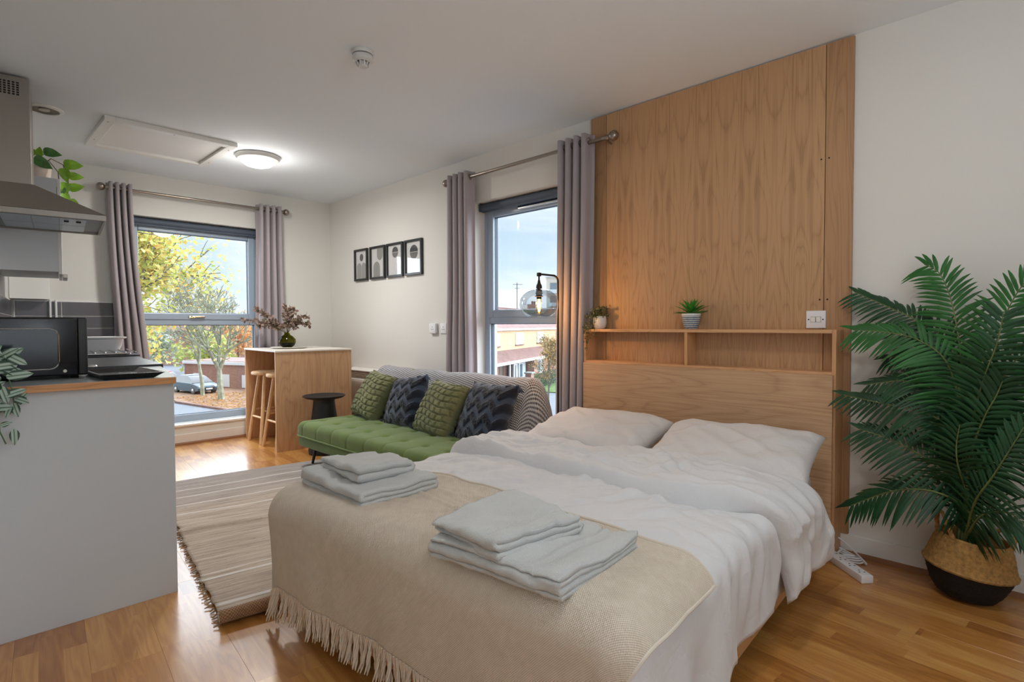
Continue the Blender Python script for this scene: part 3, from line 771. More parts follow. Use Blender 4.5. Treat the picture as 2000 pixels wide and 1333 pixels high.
def wrinkle(P, Q, s, ang=0.5, f=5.0, st=4.0):
    c, n = math.cos(ang), math.sin(ang); x = P*c+Q*n; y = -P*n+Q*c
    k = vnoise(x*f+s, y*f/st+s*2, s)+.5*vnoise(x*f*2.1+s, y*f*2/st, s+3)
    return 1-np.abs(k)*1.6
def folds(P, Q, segs):
    """soft raised creases along short lines of the cloth"""
    z = np.zeros_like(P)
    for p0, q0, p1, q1, amp, wd in segs:
        dx, dy = p1-p0, q1-q0; l2 = dx*dx+dy*dy
        t = ((P-p0)*dx+(Q-q0)*dy)/l2; tc_ = np.clip(t, 0, 1); ox, oy = P-(p0+tc_*dx), Q-(q0+tc_*dy)
        side = (ox*(-dy)+oy*dx)/math.sqrt(l2); bend = .012*np.sin(t*5+p0*9)
        d = np.hypot(ox, oy)+0*bend; d = np.where((t > 0) & (t < 1), np.abs(side-bend), d)
        z = z+amp*(np.sin(np.clip(t, 0, 1)*pi*.85+.35))*(np.exp(-(d/wd)**2)-.45*np.exp(-((d-wd*1.9)/wd)**2))
    return z
def bedmesh(mb, u, v, z, uv=None):
    X = H0.x+EU.x*u+EV.x*v; Y = H0.y+EU.y*u+EV.y*v; mb.grid(X, Y, z, uv=uv, flip=True); return mb
# duvet: main body
P, Q = np.meshgrid(np.linspace(.60, BL+.14, 190), np.linspace(-.345, BW+.30, 170), indexing='ij')
u, v, z = drape(P, Q, .465, R=.065, seed=3, fold=.03, flare=.035)
puff = .022*np.exp(-((Q-BW/2)/.75)**4)
tension = wrinkle(P, Q, 5, .15, 7, 6)*.013*sstep(1.5, .9, P)+wrinkle(P, Q, 11, -.55, 6, 5)*.009+wrinkle(P, Q, 61, .35, 15, 6)*.006*sstep(.3, 1.0, vnoise(P*2.5, Q*2.5, 3)+.6)
ridge = .012*np.exp(-((P-1.12-.03*np.sin(Q*9))/.10)**2)*(.5+.8*vnoise(Q*9, 0*Q, 4))*sstep(0, .4, Q)
frs = random.Random(11)
SEG = [(1.04+frs.uniform(-.02, .02), q0, 1.04+frs.uniform(.16, .36), q0+frs.uniform(.02, .16), frs.uniform(.006, .013), frs.uniform(.012, .022)) for q0 in (.10, .19, .28, .34, .43, .52, .60, .70, .82, .95, 1.08, 1.20)]
SEG += [(frs.uniform(1.15, 1.5), frs.uniform(.0, 1.2), frs.uniform(1.2, 1.55), frs.uniform(.1, 1.3), frs.uniform(.003, .007), frs.uniform(.012, .025)) for k in range(10)]
SEG += [(p_, -.05, p_+frs.uniform(-.05, .05), -.33, frs.uniform(.006, .012), .022) for p_ in (.95, 1.1, 1.22, 1.36, 1.5, 1.66)]
cov = 1-sstep(1.36, 1.46, P); tension = tension*(.25+.75*cov); fz = folds(P, Q, SEG)*cov; z = z-.010*(1-cov); v = v-np.clip(-Q*8, 0, 1)*fz*1.3
z = z+puff+tension+np.abs(ridge)+fz*np.clip(1+Q*6, 0, 1)+.012*vnoise(P*3, Q*3, 8); z = np.maximum(z, .02)
td = thing('duvet', bed(1.2, .67, .45), 'white cotton duvet spread over the bed, turned back below the pillows', 'duvet')
build('duvet_body', bedmesh(MB(), u, v, z), M_duvet, td, smooth=True, solid=.012, sharp=False)
# turned-back cuff, a second puffed layer hanging lower at the near side
A, B = np.meshgrid(np.linspace(0, 1, 70), np.linspace(0, 1, 190), indexing='ij')
Q = -.355+B*(BW+.355+.16)
pf = 1.045+.02*np.sin(Q*5)-.14*sstep(.35, -.35, Q)-.06*sstep(.9, 1.4, Q)      # edge towards the foot
ph_ = .56+.05*sstep(.5, 1.2, Q)-.18*sstep(.1, -.345, Q)                            # edge towards the head
P = pf+(ph_-pf)*A
u, v, z = drape(P, Q, .503, R=.085, seed=9, fold=.05, flare=.14, u_over=False)
edge = np.minimum(np.minimum(A*16, (1-A)*6), 1); edge = np.sqrt(np.clip(edge, 0, 1)); endn = np.sqrt(np.clip(np.minimum(B*9, (1-B)*9), 0, 1))
puff = .042*edge*endn
nz = wrinkle(P, Q, 21, .2, 9, 4)*.010+.012*vnoise(P*6, Q*5, 2)+wrinkle(P, Q, 31, 1.2, 8, 4)*.008+wrinkle(P, Q, 71, .9, 19, 4)*.006*sstep(.2, 1.0, vnoise(P*3, Q*2.5, 9)+.6)
SEG = [(frs.uniform(.62, .98), q0, frs.uniform(.62, .98), q0+frs.uniform(.15, .4), frs.uniform(.004, .011), frs.uniform(.010, .022)) for q0 in np.linspace(-.1, 1.15, 22)]
SEG += [(p_, -.02, p_+frs.uniform(-.06, .03), -.34, frs.uniform(.006, .013), .02) for p_ in (.5, .6, .7, .8, .88)]
nz = nz+folds(P, Q, SEG)
side = sstep(.10, -.12, Q)
z1_ = z+(puff+nz*edge)*(1-side)-.03*(1-edge*endn)*(1-side); v1_ = v-(puff*1.2+nz*edge)*side*.9+.0
mb = bedmesh(MB(), u, v1_, z1_)
z2_ = z-.032-.0*side; v2_ = v+.03*side
bedmesh(mb, u[::-1], v2_[::-1], np.minimum(z2_, z1_-.004)[::-1])
# close the rim
for (uu, vv, za, vb, zb) in ((u[0], v1_[0], z1_[0], v2_[0], z2_[0]), (u[-1], v1_[-1], z1_[-1], v2_[-1], z2_[-1]), (u[:, 0], v1_[:, 0], z1_[:, 0], v2_[:, 0], z2_[:, 0]), (u[:, -1], v1_[:, -1], z1_[:, -1], v2_[:, -1], z2_[:, -1])):
    zb = np.minimum(zb, za-.004)
    bedmesh(mb, np.stack([uu, uu]), np.stack([vv, vb]), np.stack([za, zb]))
build('turned_back_cuff', mb, M_duvet, td, smooth=True, merge=True, sharp=False)

# pillows
def pillow_pts(w_, h_, t_, n=46, pinch=.07, seed=0, wr=.004, power=.42, f=None):
    U, V = np.meshgrid(np.linspace(-1, 1, n), np.linspace(-1, 1, n), indexing='ij')
    X = w_/2*U*(1-pinch*(1-V**2)*np.abs(U)**1.5); Y = h_/2*V*(1-pinch*(1-U**2)*np.abs(V)**1.5)
    T = t_/2*np.clip((1-np.abs(U)**2.4)*(1-np.abs(V)**2.4), 0, 1)**power
    out = []
    for s in (1, -1):
        w2 = wr*(wrinkle(U+seed, V, seed+s, .7, 2.6, 3)+wrinkle(U, V+seed, seed+4+s, -.8, 2.2, 3)*.8)*np.clip(T/t_*4, 0, 1)
        d = f(U, V, s) if f else 0
        out.append((X, Y, s*(T+w2*(T > 1e-6)+d*(T > 1e-6))))
    return out
def pillow(name, w_, h_, t_, Mx, mat, parent=None, smooth=True, uv=False, **kw):
    (X, Y, Z1), (_, _, Z2) = pillow_pts(w_, h_, t_, **kw)
    m = MB(); m.grid(X, Y, Z1, uv=((X/w_+.5), (Y/h_+.5)) if uv else None); m.grid(X, Y, Z2, uv=((X/w_+.5), (Y/h_+.5)) if uv else None, flip=True)
    mb = MB(); mb.v = [tuple(Mx @ Vector(p)) for p in m.v]; mb.f = m.f; mb.uv = m.uv; mb.mi = m.mi
    return mb
def frame_of(c, xdir, ndir):
    x = Vector(xdir).normalized(); n = Vector(ndir); n = (n-x*n.dot(x)).normalized(); y = n.cross(x)
    return Matrix(((x.x, y.x, n.x, c[0]), (x.y, y.y, n.y, c[1]), (x.z, y.z, n.z, c[2]), (0, 0, 0, 1)))
for lab, uc, vc, zc, xd, nd, sd in (('white pillow at the far side of the bed by the curtain', .30, 1.02, .515, (-.05, 1, 0), (-.22, 0, .97), 3),
                                     ('white pillow at the near side of the bed, end hanging open', .31, .29, .518, (-.14, 1, -.01), (-.25, -.02, .96), 8)):
    c = bed(uc, vc, zc); Mx = frame_of(c, xd, nd)
    t = thing('pillow', (c[0], c[1], .47), lab, 'pillow', 'white bed pillows')
    build('pillow_body', pillow('p', .70, .50, .17, Mx, None, n=64, seed=sd, wr=.009, pinch=.05), M_pillow, t, smooth=True, merge=True, sharp=False)

# throw over the foot end
tt = thing('throw_blanket', bed(1.7, .67, .5), 'cream woven throw with a fringed edge over the foot of the bed', 'throw')
nP, nQ = 150, 170
A, B = np.meshgrid(np.linspace(0, 1, nP), np.linspace(0, 1, nQ), indexing='ij')
Q = -.115+B*(BW+.115+.17)
p0 = 1.435+.03*np.sin(B*7)+.05*sstep(.25, 0, B)+.03*(1-B); P = p0+(BL+.41-p0)*A
u, v, z = drape(P, Q, .494, R=.098, seed=14, fold=.016, flare=-.055)
frs = random.Random(5); z = z+.022*np.exp(-((Q-BW/2)/.75)**4)+wrinkle(P, Q, 41, -.35, 4.5, 5)*.007+.009*vnoise(P*4, Q*3, 6)+folds(P, Q, [(frs.uniform(1.48, 1.8), frs.uniform(.1, 1.1), frs.uniform(1.5, 1.85), frs.uniform(.1, 1.2), frs.uniform(.003, .007), frs.uniform(.008, .018)) for k in range(12)])
edgeA = np.exp(-(A*nP/5)**2); z = z+.006*edgeA*(1+vnoise(Q*8, 0*Q, 2))
mb = bedmesh(MB(), u, v, z, uv=(P*1.0, Q*1.0))
build('woven_cloth', mb, M_throw, tt, smooth=True, solid=.006, sharp=False)
# rolled selvedge along the head-side edge
for (uu, vv, zz) in ((u[0], v[0], z[0]), (u[:, 0], v[:, 0], z[:, 0])):
    pts = [bed(a, b, c+.003) for a, b, c in zip(uu, vv, zz)]
    build('hem', MB().tube(pts, .005, 8), pbr('hem_yarn', 'd2c8ba', .95), tt, smooth=True)
# fringe: twisted tassels along the hanging edge
for k in range(112):
    B_ = (k+.5)/112; q = B_*(nQ-1); i = int(q); fr = q-i
    def ip(arr): return arr[-1, i]*(1-fr)+arr[-1, i+1]*fr
    uu, vv, zz = ip(u), ip(v), ip(z)
    ln = .085+.02*random.random(); du = random.uniform(-.012, .02); dv = random.uniform(-.018, .018)
    mb = MB()
    for s in range(3):
        an = s*2.1; pts = []
        for j in range(6):
            tt_ = j/5; ww = .0035*(1+1.6*max(0, tt_-.55))
            pts.append(bed(uu+.002+du*tt_**1.3+ww*math.cos(an+tt_*5), vv+dv*tt_+ww*math.sin(an+tt_*5), max(.006, zz-ln*tt_)))
        mb.tube(pts, [.0032]*5+[.0016], 5)
    build('tassel', mb, M_fringe, tt, smooth=True)

# towels: a folded ribbon swept along its fold
def towel(label, cx, cy, z0, wx, wy, layers, th, seed, rz=0.0, band=True, open_dir=1):
    t = thing('folded_towel', (cx, cy, z0), label, 'towel', 'folded white towels on the bed')
    t.rotation_euler[2] = rz
    # fold path in local x-z: S folds, rounded ends
    path = []; r = th/2
    for l in range(layers):
        zc = r+l*th; a, b = (-wx/2+r, wx/2-r) if l % 2 == 0 else (wx/2-r, -wx/2+r)
        if layers % 2 == 0 and l == layers-1: b = b
        for q in np.linspace(0, 1, 14): path.append((a+(b-a)*q, zc))
        if l < layers-1:
            s = 1 if b > a else -1
            for q in np.linspace(-pi/2, pi/2, 7)[1:-1]: path.append((b+s*r*math.cos(q), zc+r+r*math.sin(q)))
    path = np.array(path); d = np.gradient(path, axis=0); d /= np.linalg.norm(d, axis=1)[:, None]+1e-9; nrm = np.stack([-d[:, 1], d[:, 0]], 1)
    hth = th*.47; up = path+nrm*hth; dn = path-nrm*hth
    e1 = [path[-1]+d[-1]*hth*math.cos(a)+nrm[-1]*hth*math.sin(a) for a in (pi/3, pi/6, 0, -pi/6, -pi/3)]
    e0 = [path[0]-d[0]*hth*math.cos(a)-nrm[0]*hth*math.sin(a) for a in (pi/3, pi/6, 0, -pi/6, -pi/3)]
    loop = np.array(list(up)+e1+list(dn[::-1])+e0); n = len(loop); ny = 40
    Y = np.linspace(-wy/2, wy/2, ny)[:, None]*np.ones((1, n)); X = loop[:, 0][None, :]*np.ones((ny, 1)); Z = loop[:, 1][None, :]*np.ones((ny, 1))
    # ends rounded, layers slightly uneven, top sagging
    layer = Z/th
    Y = Y*(1-.03*np.abs(vnoise(layer*1.3+seed, 0*Z, seed)))
    hgt = Z/(layers*th)
    X = X+.006*vnoise(Y*9, layer, seed)+.004*vnoise(Y*30, Z*60, seed+1)
    Z = Z+hgt*(.016*vnoise(X*9+seed, Y*8, seed)+.010*wrinkle(X, Y, seed, .6, 14, 3)*.7)+.0012*vnoise(X*140, Y*140, seed+5) - hgt*.010*(2*X/wx)**2*0
    if band:
        for yb in (.24, .32): Z = Z-hgt*.006*np.exp(-((Y-wy*(yb if open_dir > 0 else -yb))/.007)**2)
    mb = MB(); Xc = np.concatenate([X, X[:, :1]], 1); Yc = np.concatenate([Y, Y[:, :1]], 1); Zc = np.concatenate([Z, Z[:, :1]], 1)
    mb.grid(Xc, Yc, Zc)
    # end caps: strip between the two faces of the ribbon
    m = len(path)
    for row, fl in ((0, True), (ny-1, False)):
        a = [(X[row, i], Y[row, i], Z[row, i]) for i in range(n)]; vs = a; fs = []
        for i in range(m-1):
            j = m+5+(m-1-i); q = (i, i+1, j-1, j); fs.append(q if fl else q[::-1])
        for q in (tuple(range(m-1, m+6)), tuple(range(2*m+4, 2*m+10))+(0,)): fs.append(q if not fl else q[::-1])
        mb.add(vs, fs)
    build('terry_cloth', mb, M_towel, t, smooth=True, world=False, merge=True, sharp=False)
    return t
tz = .512
towel('large folded white towel at the bottom of the stack near the sofa', 1.075, 1.80, tz, .31, .41, 3, .017, 2, rz=.02)
towel('small folded white towel on top of the stack near the sofa', 1.08, 1.83, tz+.052, .22, .29, 2, .020, 5, rz=-.05)
towel('large folded white towel at the bottom of the stack nearest the camera', 1.055, .965, tz-.004, .35, .41, 4, .0125, 11, rz=.09, open_dir=-1)
towel('small folded white towel on top of the stack nearest the camera', 1.02, 1.03, tz+.048, .28, .27, 3, .014, 17, rz=-.10, open_dir=-1)

# ================================================================== sofa
SY0, SY1 = 2.46, 4.235
t = thing('sofa', (2.2, 3.37, 0), 'green velvet tufted sofa bed under the near window', 'sofa')
nx, ny = 60, 180
def seat_mesh():
    mb = MB().rbox(1.895, 2.52, SY0, SY1, .255, .355, .045, 5)
    m2 = MB()
    U, V = np.meshgrid(np.linspace(0, 1, nx), np.linspace(0, 1, ny), indexing='ij')
    x0, x1, r = 1.895, 2.52, .05
    # top + front wrap: arc coordinate from the bottom of the front face over the top to the back
    Lf, La, Lt = .055, r*pi/2, (x1-x0-2*r); tot = Lf+La+Lt+La
    s = U*tot; X = np.zeros_like(s); Z = np.zeros_like(s); NX = np.zeros_like(s); NZ = np.zeros_like(s)
    a = s < Lf; X[a] = x0; Z[a] = .255+s[a]; NX[a] = -1
    b = (s >= Lf) & (s < Lf+La); an = (s[b]-Lf)/r; X[b] = x0+r-r*np.cos(an); Z[b] = .255+Lf+r*np.sin(an); NX[b] = -np.cos(an); NZ[b] = np.sin(an)
    c = (s >= Lf+La) & (s < Lf+La+Lt); X[c] = x0+r+(s[c]-Lf-La); Z[c] = .255+Lf+r; NZ[c] = 1
    d = s >= Lf+La+Lt; an = (s[d]-Lf-La-Lt)/r; X[d] = x1-r+r*np.sin(an); Z[d] = .255+Lf+r*np.cos(an); NX[d] = np.sin(an); NZ[d] = np.cos(an)
    Y = SY0+(SY1-SY0)*V
    ey = np.minimum(Y-SY0, SY1-Y); endr = np.sqrt(np.clip(1-np.clip(1-ey/r, 0, 1)**2, 0, 1)); 
    Z = .255+(Z-.255)*(1-.5*(1-endr)); X = X+.5*r*(1-endr)*(NX < -.5)
    cols = [SY0+(SY1-SY0)*(k+.5)/8 for k in range(8)]; rows = [x0+.17, x0+.40]
    D = np.zeros_like(Y)
    for yc in cols:
        seam = np.exp(-((Y-yc)/.006)**2)*((X < rows[0]) | (s < Lf+La))+.1*np.exp(-((Y-yc)/.008)**2)*(X >= rows[0])
        D -= .0045*seam
        for xc in rows: D -= .018*np.exp(-((X-xc)**2+(Y-yc)**2)/.020**2)+.005*np.exp(-((X-xc)**2+(Y-yc)**2)/.055**2)
    D += .002*np.abs(np.sin((Y-cols[0])/(cols[1]-cols[0])*pi))*(NZ > .3)
    X = X+NX*D; Z = Z+NZ*D
    m2.grid(X, Y, Z, flip=True)
    for row, fl in ((0, True), (-1, False)):
        yy = Y[0, row]; vs = [(X[i, row], yy, Z[i, row]) for i in range(nx)]+[(x1, yy, .255)]
        m2.add(vs, [tuple(range(nx+1)) if fl else tuple(range(nx+1))[::-1]])
    return m2
build('seat_cushion', seat_mesh(), M_velvet, t, smooth=True, sharp=50)
build('seat_base', MB().rbox(1.905, 2.52, SY0+.005, SY1-.005, .165, .252, .03, 4), M_velvetd, t, smooth=True, merge=True)
build('piping', MB().tube([(1.897, SY0+.02, .254), (1.892, SY0+.06, .254), (1.892, SY1-.06, .254), (1.897, SY1-.02, .254), (1.93, SY1+.003, .254), (2.5, SY1+.003, .254)], .006, 8), M_velvet, t, smooth=True)
mb = MB()
for k in range(8):
    for xc in (1.895+.17, 1.895+.40): mb.sphere((xc, SY0+(SY1-SY0)*(k+.5)/8, .334), .008, 6, .6)
build_each('tuft_button', mb, M_velvetd, t, smooth=True)
# back: leaning rounded slab
ang = math.radians(20)
def lean(p, xb=2.50, zb=.33):
    x, y, z = p; return (xb+x*math.cos(ang)+z*math.sin(ang), y, zb+z*math.cos(ang)-x*math.sin(ang))
m2 = MB().rbox(0, .13, SY0, SY1, 0, .455, .05, 4); mb = MB(); mb.add([lean(p) for p in m2.v], m2.f)
build('backrest', mb, M_velvet, t, smooth=True, merge=True)
for x, y, sx, sy in ((2.03, 4.17, -.02, .04), (2.03, 2.58, -.02, -.04), (2.42, 4.17, .03, .03), (2.42, 2.58, .03, -.03)):
    build('leg', MB().tube([(x, y, .17), (x+sx, y+sy, .0)], [.016, .009], 14), M_blackm, t, smooth=True)
for y in (4.0, 2.75):
    build('back_leg', MB().tube([(2.66, y, .45), (2.74, y, .0)], [.014, .01], 12), M_blackm, t, smooth=True)

# blanket over the back
bt = thing('sofa_blanket', (2.62, 3.3, .70), 'grey and white zigzag blanket with tassels draped over the sofa back', 'blanket')
prof = [lean((-.012, 0, z)) for z in np.linspace(.02, .40, 14)]+[lean((.065-.077*math.cos(a), 0, .40+.068*math.sin(a))) for a in np.linspace(0, pi, 14)[1:-1]]+[lean((.142, 0, z)) for z in np.linspace(.40, .0, 10)]
prof = np.array([(p[0], p[2]) for p in prof]); sl = np.r_[0, np.cumsum(np.hypot(*np.diff(prof, axis=0).T))]
nU, nV = 90, 190
uu = np.linspace(0, sl[-1], nU); px_ = np.interp(uu, sl, prof[:, 0]); pz_ = np.interp(uu, sl, prof[:, 1])
Y0b, Y1b = 2.30, 4.27
U, V = np.meshgrid(uu, np.linspace(Y0b, Y1b, nV), indexing='ij')
X = px_[:, None]*np.ones((1, nV)); Z = pz_[:, None]*np.ones((1, nV)); Y = V.copy()
Z = Z+.012*vnoise(V*3, U*4, 3)*(Z > .6)+.006*vnoise(V*9, U*9, 5); X = X-.008*np.abs(vnoise(V*5, U*6, 1))*(U < .4)
ov = np.clip((SY0-V), 0, 1); Z = Z-ov*ov*9-.35*ov; Y = Y+.3*ov
end = np.clip((V-SY1+.06), 0, 1); Z = Z-end*end*6
mb = MB(); mb.grid(X, Y, Z, uv=(U, V))
build('woven_cloth', mb, M_blanket, bt, smooth=True, solid=.01, sharp=False)
mb = MB()
for i in range(2, nU-2, 2):
    p = Vector((X[i, 0], Y[i, 0], Z[i, 0])); q = Vector((X[i, 0]-.004, Y[i, 0]-.02, Z[i, 0]-.045+.01*math.sin(i)))
    mb.tube([p, (p+q)/2+Vector((-.006, 0, 0)), q], [.007, .0085, .004], 6)
    mb.sphere(tuple(p+Vector((-.004, .004, 0))), .009, 5)
build_each('tassel', mb, M_blfr, bt, smooth=True)

# cushions
def bars(U, V, s):
    """raised interlocking bars"""
    a = U*3.4+.25*np.sin(V*5); b = V*4.3+.2*np.sin(U*4)
    row = np.floor(b); aa = a+.5*(row % 2)
    f = np.abs(aa-np.floor(aa)-.5); g = np.abs(b-row-.5)
    return .015*sstep(.5, .32, f)*sstep(.48, .30, g)+.004*vnoise(U*30, V*30, 1)*.4
def tufts(U, V, s):
    u_, v_ = U/2+.5, V/2+.5; zg = np.abs((u_*3.5) % 1-.5); k = 2*np.abs((v_*4.2+zg*1.1) % 1-.5)
    return .008*sstep(.35, .6, k)*(1+.5*vnoise(U*24, V*24, s))
def mat_navy():
    m = pbr('navy_tufted', '273650', .9, bump=(260, .9, 4), sheen=.4); nt = m.node_tree; b = nt.nodes[m['bsdf']]
    tcn = N(nt, 'ShaderNodeTexCoord'); sp = N(nt, 'ShaderNodeSeparateXYZ'); L(nt, tcn.outputs['UV'], sp.inputs[0])
    zg = math_(nt, 'ABSOLUTE', math_(nt, 'SUBTRACT', math_(nt, 'FRACT', math_(nt, 'MULTIPLY', sp.outputs[0], 3.5)), .5))
    bd = math_(nt, 'ABSOLUTE', math_(nt, 'SUBTRACT', math_(nt, 'FRACT', math_(nt, 'ADD', math_(nt, 'MULTIPLY', sp.outputs[1], 4.2), math_(nt, 'MULTIPLY', zg, 1.1))), .5))
    a = math_(nt, 'MULTIPLY', bd, 2.0); c = 1.0
    n = N(nt, 'ShaderNodeTexNoise'); n.inputs['Scale'].default_value = 14; L(nt, tcn.outputs['UV'], n.inputs['Vector'])
    k = math_(nt, 'ADD', math_(nt, 'MULTIPLY', a, c), math_(nt, 'MULTIPLY', math_(nt, 'SUBTRACT', n.outputs['Fac'], .5), .5))
    r = ramp(nt, k, [(.25, srgb('3a4558')), (.5, srgb('1a2233')), (.9, srgb('101624'))]); L(nt, r.outputs[0], b.inputs['Base Color']); return m
M_navy = mat_navy()
CU = [('sage green cushion with raised bars, at the far end of the sofa', (2.44, 3.985, .530), .40, (.10, 1, .10), (-.85, -.40, .42), 'g', 1),
      ('navy cushion with tufted pattern between the two green cushions', (2.44, 3.545, .520), .40, (.05, 1, -.14), (-.85, -.38, .42), 'n', 2),
      ('sage green cushion with raised bars, between the two navy cushions', (2.42, 3.09, .515), .40, (.08, 1, .06), (-.85, -.40, .42), 'g', 3),
      ('navy cushion with tufted pattern, nearest the bed', (2.45, 2.66, .520), .43, (.06, 1, -.02), (-.88, -.16, .42), 'n', 4)]
for lab, c, s_, xd, nd, kind, sd in CU:
    Mx = frame_of(c, xd, nd)
    t = thing('cushion', (c[0], c[1], .36), lab, 'cushion', 'scatter cushions on the sofa')
    mb = pillow('c', s_, s_, .17, Mx, None, n=110 if kind == 'g' else 80, seed=sd, wr=.003, pinch=.06, f=bars if kind == 'g' else tufts, uv=True)
    build('cushion_cover', mb, M_greenc if kind == 'g' else M_navy, t, smooth=True, merge=True, sharp=False)
    if kind == 'n':
        for a in (-1, 1):
            for b in (-1, 1):
                p = Mx @ Vector((a*s_*.48, b*s_*.48, 0)); mb = MB(); mb.sphere(tuple(p), .013, 6)
                od = (Mx.to_3x3() @ Vector((a, b, .5))).normalized()
                for k in range(14):
                    q = p+od*.03+Vector((random.uniform(-.022, .022), random.uniform(-.03, .03), -.045-random.random()*.015))
                    if q.z < .372: q.z = .372+random.random()*.008
                    mb.tube([p, p+od*.02+Vector((0, 0, -.004)), q], [.004, .005, .0025], 5)
                build('tassel', mb, M_navy, t, smooth=True)

# ================================================================== bar table, stools, side table, heater
t = thing('bar_table', (1.995, 4.84, 0), 'tall oak sided bar table with a white top in the far corner', 'table', rz=-.05)
build('table_top', MB().box(1.99, 2.70, 4.835, 5.675, .872, .886), M_bartop, t, bevel=.001)
build('side_panel', MB().box(1.995, 2.695, 4.84, 4.858, 0, .8715), M_oakbar, t, bevel=.001)
build('side_panel', MB().box(1.995, 2.695, 5.65, 5.668, 0, .8715), M_oakbar, t, bevel=.001)
build('back_panel', MB().box(2.677, 2.695, 4.8585, 5.6495, 0, .8715), M_oakbar, t, bevel=.001)
build('edge_strip', MB().box(1.9915, 1.9945, 4.84, 4.858, 0, .8715), M_pine, t)

def stool(cx, cy, label):
    t = thing('bar_stool', (cx, cy, 0), label, 'stool', 'round pine bar stools')
    build('seat', MB().lathe((cx, cy, 0), [(.0001, .638), (.145, .638), (.158, .644), (.160, .656), (.156, .668), (.145, .672), (.0001, .670)], 40), M_pine, t, smooth=True)
    feet = []
    for a in (45, 135, 225, 315):
        a = math.radians(a); top = (cx+.095*math.cos(a), cy+.095*math.sin(a), .64); ft = (cx+.205*math.cos(a), cy+.205*math.sin(a), 0)
        feet.append((top, ft)); build('leg', MB().tube([top, ft], [.0165, .0145], 14), M_pine, t, smooth=True)
    def at(i, z): a, b = feet[i]; q = (a[2]-z)/a[2]; return tuple(a[k]+(b[k]-a[k])*q for k in range(3))
    for i, z in ((0, .30), (1, .24), (2, .30), (3, .24)):
        build('stretcher', MB().tube([at(i, z), at((i+1) % 4, z)], .010, 10), M_pine, t, smooth=True)
stool(2.17, 5.42, 'round pine bar stool under the bar table, nearer the far window')
stool(2.165, 5.06, 'round pine bar stool under the bar table, nearer the sofa')

c = (2.285, 4.545, 0)
t = thing('side_table', c, 'round matt black side table with a flared pedestal beside the bar table', 'table')
build('tabletop', MB().lathe(c, [(.0001, .472), (.10, .468), (.152, .478), (.175, .492), (.177, .500), (.170, .502), (.152, .492), (.0001, .488)], 48), M_blackm, t, smooth=True)
build('pedestal', MB().lathe(c, [(.118, .0), (.132, .006), (.134, .03), (.112, .26), (.092, .42), (.088, .455), (.10, .474)], 40, close=True), M_blackm, t, smooth=True)

t = thing('wall_heater', (2.96, 4.75, .2), 'white wall convector heater with a slatted grille behind the sofa', 'heater')
build('heater_case', MB().rbox(2.925, XR-.002, 4.25, 5.33, .15, .565, .008), M_whitesat, t, smooth=True)
build('heater_top', MB().hull8([(2.925, 4.25, .64), (XR-.002, 4.25, .66), (XR-.002, 5.33, .66), (2.925, 5.33, .64), (2.922, 4.25, .650), (XR-.002, 4.25, .668), (XR-.002, 5.33, .668), (2.922, 5.33, .650)]), M_whitesat, t, bevel=.002)
build('grille_back', MB().box(2.985, XR-.002, 4.26, 5.32, .565, .655), M_dark, t)
for k in range(5):
    z = .573+k*.0145
    build('grille_slat', MB().hull8([(2.93, 4.255, z), (2.965, 4.255, z+.008), (2.965, 5.325, z+.008), (2.93, 5.325, z), (2.93, 4.255, z+.004), (2.965, 4.255, z+.012), (2.965, 5.325, z+.012), (2.93, 5.325, z+.004)]), M_grille, t)
build('end_cheek', MB().box(2.925, 2.985, 5.321, 5.33, .565, .642), M_whitesat, t)

# vase with dried stems on a plate
c = (2.30, 5.27, .8865)
t = thing('serving_plate', c, 'flat pale plate under the green vase on the bar table', 'plate')
build('plate_body', MB().lathe(c, [(.0001, 0), (.12, 0), (.155, .006), (.168, .012), (.166, .014), (.12, .007), (.0001, .006)], 48), pbr('pale_stoneware', 'cfccc2', .4), t, smooth=True)
t = thing('vase', (2.295, 5.295, .8945), 'round olive green glass vase with dried stems on the bar table', 'vase')
c = (2.295, 5.295, .8945)
def glassy(name, color, rough=.02):
    m = bpy.data.materials.new(name); nt = nodes_of(m); out = N(nt, 'ShaderNodeOutputMaterial')
    tr = N(nt, 'ShaderNodeBsdfTransparent'); tr.inputs[0].default_value = (*srgb(color), 1); g = N(nt, 'ShaderNodeBsdfGlossy'); g.inputs['Roughness'].default_value = rough
    lw = N(nt, 'ShaderNodeLayerWeight'); lw.inputs[0].default_value = .35; mxs = N(nt, 'ShaderNodeMixShader')
    L(nt, math_(nt, 'MULTIPLY', lw.outputs['Fresnel'], .42, True), mxs.inputs[0]); L(nt, tr.outputs[0], mxs.inputs[1]); L(nt, g.outputs[0], mxs.inputs[2]); L(nt, mxs.outputs[0], out.inputs[0]); return m
build('vase_glass', MB().lathe(c, [(.0001, 0), (.04, .001), (.066, .02), (.079, .05), (.075, .08), (.05, .108), (.028, .122), (.024, .135), (.03, .142)], 36), glassy('olive_glass', 'a2a03a'), t, smooth=True)
build('water', MB().lathe(c, [(.0001, .004), (.04, .005), (.063, .022), (.073, .045), (.0001, .045)], 30), glassy('olive_water', '7f7f2c', .05), t, smooth=True)
M_stem = pbr('dried_stem', '5d4a38', .9); M_dry = island('dried_leaves', [(0, '6c5647'), (.4, '8a7464'), (.7, 'a8938a'), (1, '5f5a3e')], .9, .2)
stem_mb, leaf_mb = MB(), MB()
